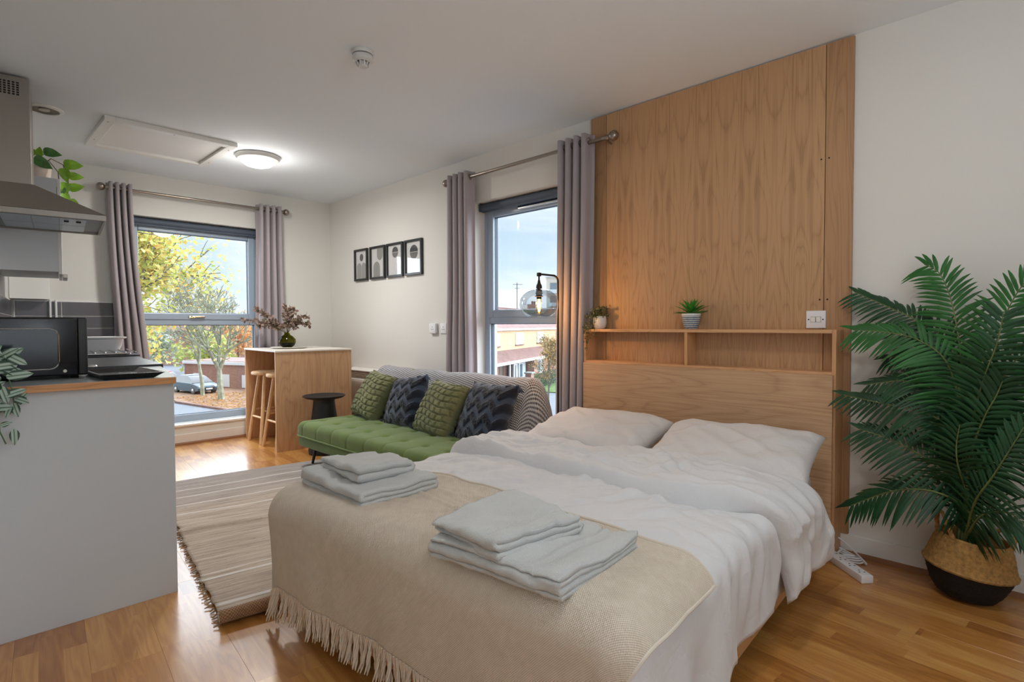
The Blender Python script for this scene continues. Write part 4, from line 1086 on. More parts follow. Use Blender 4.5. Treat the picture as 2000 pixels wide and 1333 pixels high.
def leafquad(mb, p, d, n, ln, wd, fold=.15, segs=2):
    d = Vector(d).normalized(); n = Vector(n); sd = d.cross(n)
    if sd.length < 1e-4: sd = d.orthogonal()
    sd.normalize(); n = sd.cross(d); p = Vector(p)
    pr = [(0, .12), (.3, .85), (.62, 1.0), (.85, .6), (1, .02)] if segs > 1 else [(0, .1), (.5, 1), (1, .05)]
    vs = []
    for q, w_ in pr:
        c = p+d*(ln*q)-n*(ln*.18*q*q); hw = wd*.5*w_
        vs += [c-sd*hw+n*fold*hw, c, c+sd*hw+n*fold*hw]
    fs = []
    for i in range(len(pr)-1): fs += [(i*3, i*3+1, i*3+4, i*3+3), (i*3+1, i*3+2, i*3+5, i*3+4)]
    mb.add(vs, fs)
def rvec(s=1.0): return Vector((random.uniform(-s, s), random.uniform(-s, s), random.uniform(-s, s)))
# screen-plane directions: A = to the left of the picture, B = up
Aim = Vector((-.70, .71, 0))
for (dx, dz, bend) in ((.46, .16, .3), (.40, .27, .2), (.30, .30, .15), (.20, .16, .3), (-.05, .30, .1), (-.12, .27, .25), (-.22, .22, .5), (-.30, .10, .9), (.10, .33, .1), (-.17, .17, .5), (.33, .10, .2)):
    p0 = Vector(c)+Vector((0, 0, .02)); p2 = Vector(c)+Vector((0, 0, .13)); tip = p2+Aim*dx*.82+Vector((random.uniform(-.05, .05), random.uniform(-.05, .05), dz*.80))
    mid = p2.lerp(tip, .5)+Vector((0, 0, .05*(1+bend))); pts = [p0, p2]
    for i in range(1, 9):
        q = i/8; pts.append(p2*(1-q)**2+mid*2*q*(1-q)+tip*q*q)
    stem_mb.tube(pts, [.0022]*len(pts), 5)
    for i in range(3, len(pts)):
        for k in range(7):
            dd = (rvec()+Vector((0, 0, .2))).normalized(); pp = pts[i]+rvec(.012)
            leafquad(leaf_mb, pp, dd, rvec(), .036, .030, segs=1)
build_each('stem', stem_mb, M_stem, t, smooth=True); tag(build('dried_leaves', leaf_mb, M_dry, t), kind='stuff')

# ------------------------------------------------------------------ floor lamp
t = thing('floor_lamp', (2.72, 2.277, 0), 'thin dark floor lamp with a clear glass globe between the sofa and the curtain', 'lamp')
px0, py0 = 2.72, 2.277; gx, gy, gz = 2.60, 2.33, 1.245
M_lampm = pbr('dark_bronze', '3a3634', .4, metal=.7)
build('base', MB().lathe((px0, py0, 0), [(.0001, .022), (.11, .02), (.12, .014), (.12, 0)], 40), M_lampm, t, smooth=True)
dx, dy = gx-px0, gy-py0
pole = [(px0, py0, .02), (px0, py0, .8), (px0, py0, 1.375)]+[(px0+dx*.28*(1-math.cos(a)), py0+dy*.28*(1-math.cos(a)), 1.375+.037*math.sin(a)) for a in np.linspace(.2, pi/2, 7)]+[(gx, gy, 1.418)]
build('pole', MB().tube(pole, .0065, 12), M_lampm, t, smooth=True)
build('arm_joint', MB().rbox(gx-.011, gx+.011, gy-.011, gy+.011, 1.403, 1.427, .004), M_lampm, t, smooth=True)
build('socket', MB().lathe((gx, gy, 0), [(.005, 1.410), (.0055, 1.380), (.008, 1.378), (.010, 1.362), (.018, 1.345), (.0195, 1.302), (.024, 1.300), (.024, 1.296), (.019, 1.294), (.019, 1.284), (.026, 1.282), (.026, 1.278), (.016, 1.276), (.015, 1.262)], 24, close=True), M_lampm, t, smooth=True)
gl = [(.028, 1.318)]
for i in range(1, 25):
    a = math.radians(16+(180-16-38)*i/24); gl.append((.122*math.sin(a), gz-.012+.098*math.cos(a)))
gl += [(.070, gl[-1][1]-.004), (.0001, gl[-1][1]-.002)]
M_globe = glassy('globe_glass', 'e6ecef', .01)
build('glass_globe', MB().lathe((gx, gy, 0), gl, 48), M_globe, t, smooth=True)
build('globe_rim', MB().tube([(gx+.071*math.cos(a), gy+.071*math.sin(a), gl[-1][1]) for a in np.linspace(0, 2*pi, 40)[:-1]], .0025, 6, closed=True), M_globe, t, smooth=True)
build('bulb_glass', MB().lathe((gx, gy, 0), [(.013, 1.268), (.017, 1.25), (.0175, 1.19), (.012, 1.172), (.0001, 1.168)], 24), thin_glass('bulb_glass', tint=(1, .88, .6)), t, smooth=True)
mb = MB()
for k in range(6):
    a = 2*pi*k/6; mb.tube([(gx+.004*math.cos(a), gy+.004*math.sin(a), 1.262), (gx+.010*math.cos(a+.3), gy+.010*math.sin(a+.3), 1.218), (gx+.004*math.cos(a+.6), gy+.004*math.sin(a+.6), 1.182)], .0011, 5)
build('filament', mb, pbr('filament', 'ffb347', .5, emit='ffab3d', estr=60), t)
light('filament_light', 'POINT', (gx, gy, 1.222), 10, (1.0, .50, .18), shadow_soft_size=.02)

# ------------------------------------------------------------------ rug
def mat_rug():
    m = bpy.data.materials.new('striped_jute'); nt = nodes_of(m)
    out = N(nt, 'ShaderNodeOutputMaterial'); b = N(nt, 'ShaderNodeBsdfPrincipled'); L(nt, b.outputs[0], out.inputs[0])
    tcn = N(nt, 'ShaderNodeTexCoord'); sp = N(nt, 'ShaderNodeSeparateXYZ'); L(nt, tcn.outputs['UV'], sp.inputs[0])
    def nz(sx, sy, det=3):
        mpn = N(nt, 'ShaderNodeMapping'); mpn.inputs['Scale'].default_value = (sx, sy, 1); L(nt, tcn.outputs['UV'], mpn.inputs[0])
        n = N(nt, 'ShaderNodeTexNoise'); n.inputs['Scale'].default_value = 1; n.inputs['Detail'].default_value = det; L(nt, mpn.outputs[0], n.inputs['Vector']); return n.outputs['Fac']
    wob = math_(nt, 'MULTIPLY', math_(nt, 'SUBTRACT', nz(2, 4), .5), .03)
    yv = math_(nt, 'ADD', sp.outputs[1], wob)
    yarn = nz(5, 150, 2); blot = nz(2.2, 38, 3); fleck = nz(30, 110, 2)
    r = ramp(nt, math_(nt, 'ADD', math_(nt, 'MULTIPLY', yarn, .5), math_(nt, 'MULTIPLY', blot, .5)), [(.34, srgb('94867a')), (.48, srgb('b6a695')), (.62, srgb('cdbfaf')), (.8, srgb('b9b3ae'))])
    fk = ramp(nt, fleck, [(.66, (0, 0, 0)), (.72, (1, 1, 1))])
    mf = N(nt, 'ShaderNodeMixRGB'); L(nt, math_(nt, 'MULTIPLY', fk.outputs[0], .55), mf.inputs[0]); L(nt, r.outputs[0], mf.inputs[1]); mf.inputs[2].default_value = (*srgb('6c6359'), 1)
    # grey band towards the sofa end and white lines
    gm = ramp(nt, yv, [(0, (0,)*3), (1.45/2.3, (0,)*3), (1.72/2.3, (.4,)*3), (1, (.6,)*3)])
    dv = N(nt, 'ShaderNodeMath'); dv.operation = 'DIVIDE'; L(nt, yv, dv.inputs[0]); dv.inputs[1].default_value = 2.3; L(nt, dv.outputs[0], gm.inputs[0])
    mg = N(nt, 'ShaderNodeMixRGB'); L(nt, gm.outputs[0], mg.inputs[0]); L(nt, mf.outputs[0], mg.inputs[1]); mg.inputs[2].default_value = (*srgb('88868c'), 1)
    tot = None
    for y0, w_ in ((.13, .010), (.40, .009), (.46, .004), (1.42, .007), (1.62, .006), (1.80, .007), (1.98, .006)):
        k = math_(nt, 'LESS_THAN', math_(nt, 'ABSOLUTE', math_(nt, 'SUBTRACT', yv, y0)), w_)
        tot = k if tot is None else math_(nt, 'MAXIMUM', tot, k)
    mw = N(nt, 'ShaderNodeMixRGB'); L(nt, math_(nt, 'MULTIPLY', tot, .85), mw.inputs[0]); L(nt, mg.outputs[0], mw.inputs[1]); mw.inputs[2].default_value = (*srgb('e4dfd9'), 1)
    L(nt, mw.outputs[0], b.inputs['Base Color']); b.inputs['Roughness'].default_value = .95; b.inputs['Specular IOR Level'].default_value = .15
    bp = N(nt, 'ShaderNodeBump'); bp.inputs['Strength'].default_value = .9; bp.inputs['Distance'].default_value = .006
    L(nt, math_(nt, 'ADD', yarn, math_(nt, 'MULTIPLY', fleck, .4)), bp.inputs['Height']); L(nt, bp.outputs[0], b.inputs['Normal'])
    return m
M_rug = mat_rug(); M_rugback = weave('rug_underside', 'b08a68', '7f5c42', 640, .9)
rt = thing('rug', (1.6, 3.3, 0), 'woven jute rug with pale stripes and a curled edge between kitchen and bed', 'rug')
ro = Vector((.687, 2.20, 0)); rl = Vector((.1415, .99, 0)).normalized(); rw = Vector((rl.y, -rl.x, 0))
nA, nB = 110, 230
A, B = np.meshgrid(np.linspace(0, 1, nA), np.linspace(-.10, 2.26, nB), indexing='ij')
wv = 1.62*A+.010*vnoise(B*22, 0*B, 4)*(A < .01)
b2 = np.maximum(B, 0.0)
zr = .008+.006*(vnoise(A*3, B*4, 2)+1)*.6+.004*np.abs(vnoise(A*2, B*14, 5))
ridge = .022*np.exp(-((B-(1.06+.05*A))/.030)**2)*np.exp(-(A/.30)**2)
zr = zr+ridge+.012*np.exp(-((B-1.95-.1*A)/.05)**2)*sstep(.3, .6, A)
# curled near edge: rolls up and over
cr = .028+.010*vnoise(A*4, 0*A, 7); ph = np.clip(-B, 0, 1)/np.maximum(cr, .01)
yc = -cr*np.sin(ph)*(B < 0); zc = cr*(1-np.cos(ph))*(B < 0)
yy = np.where(B < 0, yc, B)+.03*(A-.0)*0; zz = zr+zc
yy = yy+.05*vnoise(A*3.0, 0*A, 1)*(sstep(.15, 0, B))
Xr = ro.x+rw.x*wv+rl.x*yy; Yr = ro.y+rw.y*wv+rl.y*yy
mb = MB(); mb.grid(Xr, Yr, zz, uv=(A*1.62, B), flip=True)
o = build('rug_weave', mb, [M_rug, M_rugback], rt, smooth=True, sharp=False)
sd = o.modifiers.new('solid', 'SOLIDIFY'); sd.thickness = .007; sd.offset = -1; sd.material_offset = 1
mb = MB()
for b_ in np.arange(-.02, 2.25, .028):
    for a_, s in ((0, -1), (1.62, 1)):
        p = ro+rw*(a_+s*.002)+rl*(b_+random.uniform(-.006, .006)); ln = random.uniform(.012, .028)
        mb.tube([p+Vector((0, 0, .012)), p+rw*s*ln+rl*random.uniform(-.01, .01)+Vector((0, 0, .006))], [.0045, .002], 5)
tag(build('edge_knots', mb, pbr('jute_yarn', 'a08a72', .95, noise=(50, .4)), rt, smooth=True), kind='stuff')

# ------------------------------------------------------------------ power strip and cable
t = thing('power_strip', (2.80, .66, 0), 'white extension socket strip on the floor beside the bed head', 'power strip')
p0 = Vector((2.93, .80, 0)); p1 = Vector((2.715, .572, 0)); dv_ = (p1-p0).normalized(); nv_ = Vector((-dv_.y, dv_.x, 0))
def ps(a, b, z): q = p0+dv_*a+nv_*b; return (q.x, q.y, z)
ln = (p1-p0).length
m2 = MB().rbox(0, ln, -.026, .026, .0, .034, .004); mb = MB(); mb.add([ps(*v) for v in m2.v], m2.f)
build('strip_body', mb, M_pipe, t, smooth=True, merge=True)
for k in range(4):
    a = ln-.045-k*.065; mb = MB()
    for (b, c2, wx, wy) in ((0, -.012, .004, .002), (-.011, .008, .002, .004), (.011, .008, .002, .004)):
        mb.hull8([ps(a+c2-wx, b-wy, .0335), ps(a+c2+wx, b-wy, .0335), ps(a+c2+wx, b+wy, .0335), ps(a+c2-wx, b+wy, .0335), ps(a+c2-wx, b-wy, .0346), ps(a+c2+wx, b-wy, .0346), ps(a+c2+wx, b+wy, .0346), ps(a+c2-wx, b+wy, .0346)])
    build_each('socket_hole', mb, M_dark, t)
cab = thing('cable', (2.92, .70, 0), 'coiled white cable on the floor against the skirting by the bed head', 'cable')
pts = [(2.985, .80, .10), (2.96, .72, .07), (2.935, .655, .03), (2.918, .62, .008)]
for k in range(4):
    yc, rx, ry = .735, .030+.006*k, .105-.006*k
    for j in range(12):
        a = -pi/2+2*pi*j/12; pts.append((2.925+rx*math.cos(a+.0)+.004*k, yc+ry*math.sin(a), .006+.008*k*(.5+.5*math.sin(a*2))+.002*k))
pts = [Vector(p) for p in pts]; sm = []
for i in range(len(pts)-1):
    q0, q1, q2, q3 = pts[max(i-1, 0)], pts[i], pts[i+1], pts[min(i+2, len(pts)-1)]
    for s in (0, .33, .66): sm.append(.5*((2*q1)+(-q0+q2)*s+(2*q0-5*q1+4*q2-q3)*s*s+(-q0+3*q1-3*q2+q3)*s**3))
build('cable_wire', MB().tube(sm, .0038, 8), M_pipe, cab, smooth=True)
build('cable_tie', MB().tube([(2.885, .735, .012), (2.915, .735, .03), (2.965, .735, .026), (2.975, .735, .008)], .0045, 6), M_pipe, cab, smooth=True)

# ================================================================== kitchen
t = thing('kitchen_peninsula', (.32, 2.9, 0), 'pale grey end panel and units of the kitchen peninsula', 'cabinet')
build('end_panel', MB().prism([(-.008, 2.598), (.652, 2.598), (.655, 2.616), (-.006, 2.616)], .0, .8665), M_grey, t, bevel=.001)
build('unit_carcass', MB().prism([(.0, 2.617), (.640, 2.617), (.725, 3.33), (.085, 3.33)], .10, .866), M_cab, t)
build('plinth', MB().prism([(.0, 2.66), (.60, 2.66), (.68, 3.33), (.085, 3.33)], .0, .099), M_cab, t)
t = thing('oak_worktop', (.33, 2.95, .868), 'thin oak edged counter top on the kitchen peninsula', 'worktop')
build('counter_slab', MB().prism([(-.012, 2.572), (.655, 2.572), (.782, 3.345), (.078, 3.345)], .8675, .893), M_oaktop, t, bevel=.0012)
build('laminate_surface', MB().prism([(-.010, 2.5745), (.652, 2.5745), (.779, 3.343), (.079, 3.343)], .8931, .8938), pbr('pale_worktop', '9fa6ab', .25), t)
t = thing('kitchen_base_units', K(1.2, .3), 'pale grey kitchen base units along the side wall', 'cabinet')
for k in range(4):
    s0, s1 = .02+k*.61, .02+k*.61+.605
    P = [K(s1, .01), K(s0, .01), K(s0, .56), K(s1, .56)]
    build('unit_carcass', MB().prism([(p[0], p[1]) for p in P][::-1], .10, .868), M_cab, t)
    P = [K(s1-.003, .562), K(s0+.003, .562), K(s0+.003, .58), K(s1-.003, .58)]
    build('cabinet_door', MB().prism([(p[0], p[1]) for p in P][::-1], .11, .864), M_cab, t, bevel=.002)
P = [K(2.47, .04), K(.01, .04), K(.01, .52), K(2.47, .52)]
build('plinth', MB().prism([(p[0], p[1]) for p in P][::-1], 0, .099), M_cab, t)
t = thing('black_worktop', K(1.2, .33, .87), 'black speckled worktop running to the far wall', 'worktop')
P = [(.083, 3.352), (.795, 3.352), K(.003, .655)[:2], K(.003, .003)[:2]]
build('worktop_slab', MB().prism([(p[0], p[1]) for p in P], .870, .904), M_worktop, t, bevel=.003)

# wall tiles
tl = thing('tile_splashback', (.7, YF, .93), 'dark grey tiled splashback with pale grout behind the worktop', 'tiles')
build('grout_bed', MB().box(.372, 1.022, YF-.006, YF-.0005, .905, 1.312), M_grout, tl)
build('grout_bed', MB().add([K(.008, .001, .905), K(3.2, .001, .905), K(3.2, .006, .905), K(.008, .006, .905), K(.008, .001, 1.312), K(3.2, .001, 1.312), K(3.2, .006, 1.312), K(.008, .006, 1.312)], [(0, 3, 2, 1), (4, 5, 6, 7), (0, 1, 5, 4), (1, 2, 6, 5), (2, 3, 7, 6), (3, 0, 4, 7)]), M_grout, tl)
rows = [(.907, .983), (.989, 1.084), (1.090, 1.185), (1.191, 1.302)]
for z0, z1 in rows:
    for x0, x1 in ((.384, .664), (.671, 1.018)):
        build('tile', MB().box(x0, x1, YF-.0105, YF-.0062, z0, z1), M_tile, tl, bevel=.0008)
    for k in range(10):
        s0 = .012+k*.303; s1 = s0+.300
        P = [K(s1, .0062), K(s0, .0062), K(s0, .0105), K(s1, .0105)]
        build('tile', MB().prism([(p[0], p[1]) for p in P][::-1], z0, z1), M_tile, tl)
build('tile_trim', MB().box(1.0185, 1.0225, YF-.011, YF-.0005, .905, 1.315), M_pipe, tl)
build('tile_trim', MB().box(.383, 1.018, YF-.011, YF-.0005, 1.303, 1.310), M_pipe, tl)
for x, lb in ((.592, 'white plastic pipe on the grey tiles, left one of two'), (.629, 'white plastic pipe on the grey tiles, right one of two')):
    tag(build('wall_pipe', MB().cyl((x, YF-.022), .0085, .906, 1.318, 14), M_pipe, smooth=True, origin=(x, YF-.022, .906)), lb, 'pipe', 'white pipes on the tiles')
tt_ = thing('boxed_casing', (.46, YF-.05, 1.32), 'white boxed pipe casing in the corner below the wall cupboard', 'casing')
build('casing_box', MB().prism([(.3415, YF-.13), (.582, YF-.11), (.582, YF-.001), (.3565, YF-.001)], 1.318, 1.56), M_white, tt_, bevel=.002)

# wall cupboard
t = thing('wall_cupboard', K(.9, .15, 1.45), 'pale grey wall cupboard beside the cooker hood', 'cupboard')
P = [K(1.24, .003), K(.60, .003), K(.60, .30), K(1.24, .30)]
build('cupboard_carcass', MB().prism([(p[0], p[1]) for p in P][::-1], 1.45, 2.04), M_cab, t, bevel=.001)
P = [K(1.242, .302), K(.598, .302), K(.598, .320), K(1.242, .320)]
build('cupboard_door', MB().prism([(p[0], p[1]) for p in P][::-1], 1.435, 2.04), M_white, t, bevel=.002)
P = [K(1.238, .3205), K(.95, .3205), K(.95, .345), K(1.238, .345)]
build('door_handle', MB().prism([(p[0], p[1]) for p in P][::-1], 1.412, 1.436), M_pewter, t, bevel=.003)

# cooker hood
t = thing('cooker_hood', K(1.57, .26, 1.7), 'brushed steel chimney cooker hood at the left edge', 'cooker hood')
s0, s1, tf, zb = 1.255, 1.885, .518, 1.70
c0, c1, ctf = 1.36, 1.80, .197
mb = MB()
mb.hull8([K(s1, .003, zb+.034), K(s1, tf, zb+.034), K(s0, tf, zb+.034), K(s0, .003, zb+.034), K(c1+.01, .003, 1.875), K(c1+.01, ctf+.01, 1.875), K(c0-.01, ctf+.01, 1.875), K(c0-.01, .003, 1.875)])
build('canopy', mb, M_steeld, t, bevel=.002)
mb = MB()
for (a0, a1, b0, b1) in ((s1-.012, s1, .003, tf), (s0, s0+.012, .003, tf), (s0+.012, s1-.012, tf-.012, tf), (s0+.012, s1-.012, .003, .015)):
    mb.hull8([K(a1, b0, zb), K(a1, b1, zb), K(a0, b1, zb), K(a0, b0, zb), K(a1, b0, zb+.033), K(a1, b1, zb+.033), K(a0, b1, zb+.033), K(a0, b0, zb+.033)])
build('canopy_rim', mb, M_steeld, t, bevel=.002)
def kbox(mb, a0, a1, b0, b1, z0, z1): return mb.hull8([K(a1, b0, z0), K(a1, b1, z0), K(a0, b1, z0), K(a0, b0, z0), K(a1, b0, z1), K(a1, b1, z1), K(a0, b1, z1), K(a0, b0, z1)])
build('underside_plate', kbox(MB(), s0+.013, s1-.013, .016, tf-.013, zb+.012, zb+.02), pbr('grey_steel_plate', '7f8284', .4, metal=.6), t)
for a0, a1 in ((s0+.06, s0+.31), (s0+.32, s1-.06)):
    f = build('grease_filter', kbox(MB(), a0, a1, .06, .43, zb+.004, zb+.0115), pbr('aluminium_mesh', 'b4bfc9', .35, metal=.6, bump=(260, .8)), t, bevel=.001)
    mb = MB()
    for b in (.19, .31): kbox(mb, a0+.02, a1-.02, b-.002, b+.002, zb+.001, zb+.0045)
    build_each('filter_bar', mb, M_steeld, f)
mb = MB()
for b in (.33, .385): kbox(mb, s1-.16, s1-.13, b, b+.022, zb-.001, zb+.004)
build_each('filter_latch', mb, M_dark, t)
ch = build('chimney', kbox(MB(), c0, c1, .003, ctf, 1.875, 2.445), M_steeld, t, bevel=.002)
mb = MB()
for i in range(9):
    for j in range(6):
        b = .155-i*.0175; z = 2.345+j*.0125
        kbox(mb, c1+.0002, c1+.0012, b-.011, b, z, z+.008)
tag(build('vent_holes', mb, M_dark, ch), kind='stuff')

# microwave (its door faces the camera)
t = thing('microwave', (.16, 2.95, .894), 'black microwave oven standing on the peninsula counter', 'microwave')
build('oven_case', MB().rbox(-.055, .40, 2.808, 3.14, .906, 1.137, .006), M_blackp, t, smooth=True)
dd = build('oven_door', MB().rbox(-.053, .367, 2.792, 2.8075, .910, 1.134, .005), M_black, t, smooth=True)
rp = []
x0, x1, z0, z1, r = -.03, .308, .935, 1.092, .03
for cx_, cz_, a0 in ((x1-r, z1-r, 0), (x0+r, z1-r, pi/2), (x0+r, z0+r, pi), (x1-r, z0+r, -pi/2)):
    for k in range(7): a = a0+pi/2*k/6; rp.append((cx_+r*math.cos(a), 2.7915, cz_+r*math.sin(a)))
build('window_rim', MB().tube(rp, .0022, 6, closed=True), M_chrome, dd, smooth=True)
build('door_window', MB().box(x0+.004, x1-.004, 2.7912, 2.7922, z0+.004, z1-.004), pbr('door_glass', '11151f', .12), dd)
build('control_panel', MB().rbox(.3685, .399, 2.793, 2.8075, .910, 1.134, .004), M_blackp, t, smooth=True)
mb = MB()
for x in (-.02, .17, .36):
    for y in (2.84, 3.10): mb.cyl((x, y), .014, .8942, .906, 12)
build_each('foot', mb, M_dark, t)
build('door_badge', MB().lathe((.325, 2.7912, .926), [(.0001, -.001), (.006, -.001), (.0065, .001)], 16, axis='Y'), M_pewter, dd, smooth=True)
# black tray next to it
t = thing('baking_tray', (.50, 2.78, .894), 'black flared tray lying on the counter right of the microwave', 'tray')
b0, b1 = (.42, .585, 2.605, 2.97), (.404, .622, 2.59, 3.0)
mb = MB(); za, zb_ = .8942, .916
def trect(r, z, i=0): return [(r[0]+i, r[2]+i, z), (r[1]-i, r[2]+i, z), (r[1]-i, r[3]-i, z), (r[0]+i, r[3]-i, z)]
V = trect(b0, za)+trect(b1, zb_)+trect(b1, zb_, .012)+trect(b0, za+.006, .008)
mb.add(V, [(3, 2, 1, 0)]+[(a+k, a+(k+1) % 4, a+4+(k+1) % 4, a+4+k) for a in (0, 4, 8) for k in range(4)]+[(12, 13, 14, 15)])
build('tray_body', mb, pbr('black_enamel', '17191c', .25, bump=(160, .5)), t, bevel=.002)
# kitchen roll holder / rack post, basin, drainer tray
t = thing('towel_pole', (.47, 3.42, .9045), 'thin chrome kitchen roll pole standing beside the microwave', 'roll holder')
build('pole_base', MB().lathe((.47, 3.42, .9045), [(.0001, .008), (.05, .006), (.055, 0)], 28), M_chrome, t, smooth=True)
build('pole', MB().tube([(.47, 3.42, .91), (.47, 3.42, 1.115)], .006, 12), M_chrome, t, smooth=True)
build('pole_knob', MB().sphere((.47, 3.42, 1.122), .010, 8), M_chrome, t, smooth=True)
t = thing('drainer', (.72, 4.75, .9045), 'stainless steel draining tray on the black worktop', 'tray')
for k, (a, z) in enumerate(((0, .9045), (.03, .918))):
    mb = MB(); R_ = [(.40+a, 4.35+a), (.90-a*1.5, 4.35+a), (.965-a*1.5, 5.0-a), (.46+a, 5.0-a)]
    mb.prism(R_, z, z+.010); build('tray_tier' if k else 'tray_base', mb, M_chrome if k else M_worktop, t, bevel=.003)
mb = MB()
for k in range(9):
    x = .45+k*.055; mb.tube([(x, 4.42, .932), (x+.05, 4.95, .932)], .004, 6)
build_each('rib', mb, M_chrome, t, smooth=True)
t = thing('washing_up_bowl', (.80, 5.28, .9045), 'white plastic washing up bowl on the black worktop by the far wall', 'bowl')
def rrect(cx, cy, hx, hy, r, z, n=6):
    out = []
    for sx, sy, a0 in ((1, 1, 0), (-1, 1, pi/2), (-1, -1, pi), (1, -1, -pi/2)):
        for k in range(n): a = a0+pi/2*k/(n-1); out.append((cx+sx*(hx-r)+r*math.cos(a), cy+sy*(hy-r)+r*math.sin(a), z))
    return out
levels = [(.14, .15, .905, 0), (.155, .165, .95, 0), (.165, .18, 1.005, 0), (.182, .197, 1.012, 0), (.184, .2, 1.022, 0), (.176, .19, 1.02, 0), (.16, .175, 1.005, 0), (.148, .158, .95, 0), (.134, .144, .912, 0)]
vs, fs = [], []
for hx, hy, z, _ in levels: vs += rrect(.79, 5.27, hx, hy, .05, z+(.012 if z > 1.0 else 0)*0)
n = 24
for i in range(len(levels)-1):
    for k in range(n): fs.append((i*n+k, i*n+(k+1) % n, (i+1)*n+(k+1) % n, (i+1)*n+k))
fs += [tuple(range(n))[::-1], tuple(range((len(levels)-1)*n, len(levels)*n))]
build('bowl_body', MB().add(vs, fs), M_pipe, t, smooth=True)
t = thing('glass_bottle', (.595, 4.75, .9335), 'clear crinkled bottle beside the microwave', 'bottle')
build('bottle_body', MB().lathe((.595, 4.75, .9335), [(.0001, 0), (.034, .001), (.035, .03), (.031, .04), (.035, .05), (.035, .08), (.031, .09), (.034, .10), (.03, .125), (.014, .15), (.013, .165), (.0001, .166)], 20), glassy('clear_plastic', 'd5dde2', .08), t, smooth=True)
build('bottle_cap', MB().lathe((.595, 4.75, .9335), [(.0001, .178), (.015, .178), (.015, .160), (.0001, .160)], 20), M_pipe, t, smooth=True)
# red bag at the left edge
t = thing('red_bag', (.11, 3.55, 1.36), 'crumpled glossy red bag hanging at the left edge', 'bag')
prof = []; nn = 34
TH, PH = np.meshgrid(np.linspace(0, pi, nn), np.linspace(0, 2*pi, 2*nn), indexing='ij')
rad = (1+.22*vnoise(np.cos(PH)*3*np.sin(TH), np.sin(PH)*3*np.sin(TH), 3+np.cos(TH)*4)+.10*vnoise(np.cos(PH)*9*np.sin(TH), np.sin(PH)*9*np.sin(TH), np.cos(TH)*11))
wz = .030+.028*(1-np.cos(TH))/2*1.2
mb = MB(); mb.grid(.082+wz*np.sin(TH)*np.cos(PH)*rad*.8, 3.52+wz*1.1*np.sin(TH)*np.sin(PH)*rad, 1.455+.10*np.cos(TH)*rad*.9+.0)
build('bag_body', mb, pbr('red_plastic', 'b80f22', .22, spec=.7), t, smooth=True, sharp=25)
build('bag_loop', MB().tube([(.075, 3.52, 1.53), (.055, 3.52, 1.60), (.04, 3.52, 1.66)], .003, 6), pbr('red_cord', '9c1020', .5), t, smooth=True)
build('wall_hook', MB().tube([(.03+.06, 3.60, 1.675), (.05, 3.55, 1.675), (.04, 3.52, 1.66), (.04, 3.52, 1.675)], .003, 6), M_chrome, t, smooth=True)

# ================================================================== small plants
def striped_leaf_mat(name, edge, mid, axis_w=.5):
    m = pbr(name, edge, .55, spec=.4); nt = m.node_tree; b = nt.nodes[m['bsdf']]
    tcn = N(nt, 'ShaderNodeTexCoord'); sp = N(nt, 'ShaderNodeSeparateXYZ'); L(nt, tcn.outputs['UV'], sp.inputs[0])
    d = math_(nt, 'ABSOLUTE', math_(nt, 'SUBTRACT', sp.outputs[0], .5))
    r = ramp(nt, d, [(.02, srgb('56725c')), (.09, srgb(mid)), (.24, srgb(mid)), (.32, srgb(edge)), (.5, srgb(edge))]); L(nt, r.outputs[0], b.inputs['Base Color']); return m
def uvleaf(mb, p, d, n, ln, wd, droop=.3, cup=.18, heart=False):
    d = Vector(d).normalized(); n = Vector(n); sd = d.cross(n)
    if sd.length < 1e-4: sd = d.orthogonal()
    sd.normalize(); n = sd.cross(d); p = Vector(p)
    pr = [(0, .25), (.12, .72), (.3, 1.0), (.5, .95), (.7, .7), (.88, .33), (1, .02)] if not heart else [(-.08, .5), (.02, .9), (.2, 1.0), (.45, .92), (.7, .6), (.88, .25), (1, .02)]
    vs, uv = [], []
    for q, w_ in pr:
        c = p+d*(ln*q)-n*(ln*droop*q*q); hw = wd*.5*w_
        for s in (-1, -.5, 0, .5, 1):
            vs.append(c+sd*hw*s+n*(cup*hw*abs(s)**1.5-(ln*.05 if (heart and s == 0 and q < 0) else 0))); uv.append((.5+.5*s*w_*.98, q))
    fs = [(i*5+k, i*5+k+1, i*5+k+6, i*5+k+5) for i in range(len(pr)-1) for k in range(4)]
    mb.add(vs, fs, uv)
# trailing striped plant over the counter edge
t = thing('trailing_plant', (.03, 2.66, .894), 'striped silver green trailing plant hanging over the counter at the left edge', 'plant')
pc = (.028, 2.645, .8945)
build('pot', MB().lathe(pc, [(.0001, 0), (.038, .001), (.043, .01), (.052, .062), (.054, .068), (.048, .068), (.044, .058), (.0001, .055)], 28), M_potw, t, smooth=True)
M_str = striped_leaf_mat('striped_leaf', '35503f', 'a9bdb2')
vines = [[(.05, 2.62, .95), (.09, 2.585, .945), (.115, 2.562, .90), (.115, 2.560, .85), (.118, 2.562, .80), (.12, 2.563, .745), (.135, 2.563, .70)],
         [(.05, 2.62, .95), (.10, 2.58, .96), (.145, 2.555, .93), (.155, 2.555, .88), (.158, 2.555, .835)], [(.03, 2.62, .95), (.06, 2.58, .97), (.085, 2.56, .93), (.095, 2.558, .87), (.085, 2.558, .80), (.09, 2.558, .74)],
         [(.05, 2.63, .95), (.08, 2.60, 1.0), (.13, 2.575, 1.0), (.17, 2.56, .97)], [(.04, 2.63, .95), (.06, 2.61, 1.02), (.09, 2.59, 1.05)]]
mb = MB()
for vn in vines: mb.tube(vn, .0022, 6)
build_each('vine_stem', mb, pbr('vine', '4c6b45', .6), t, smooth=True)
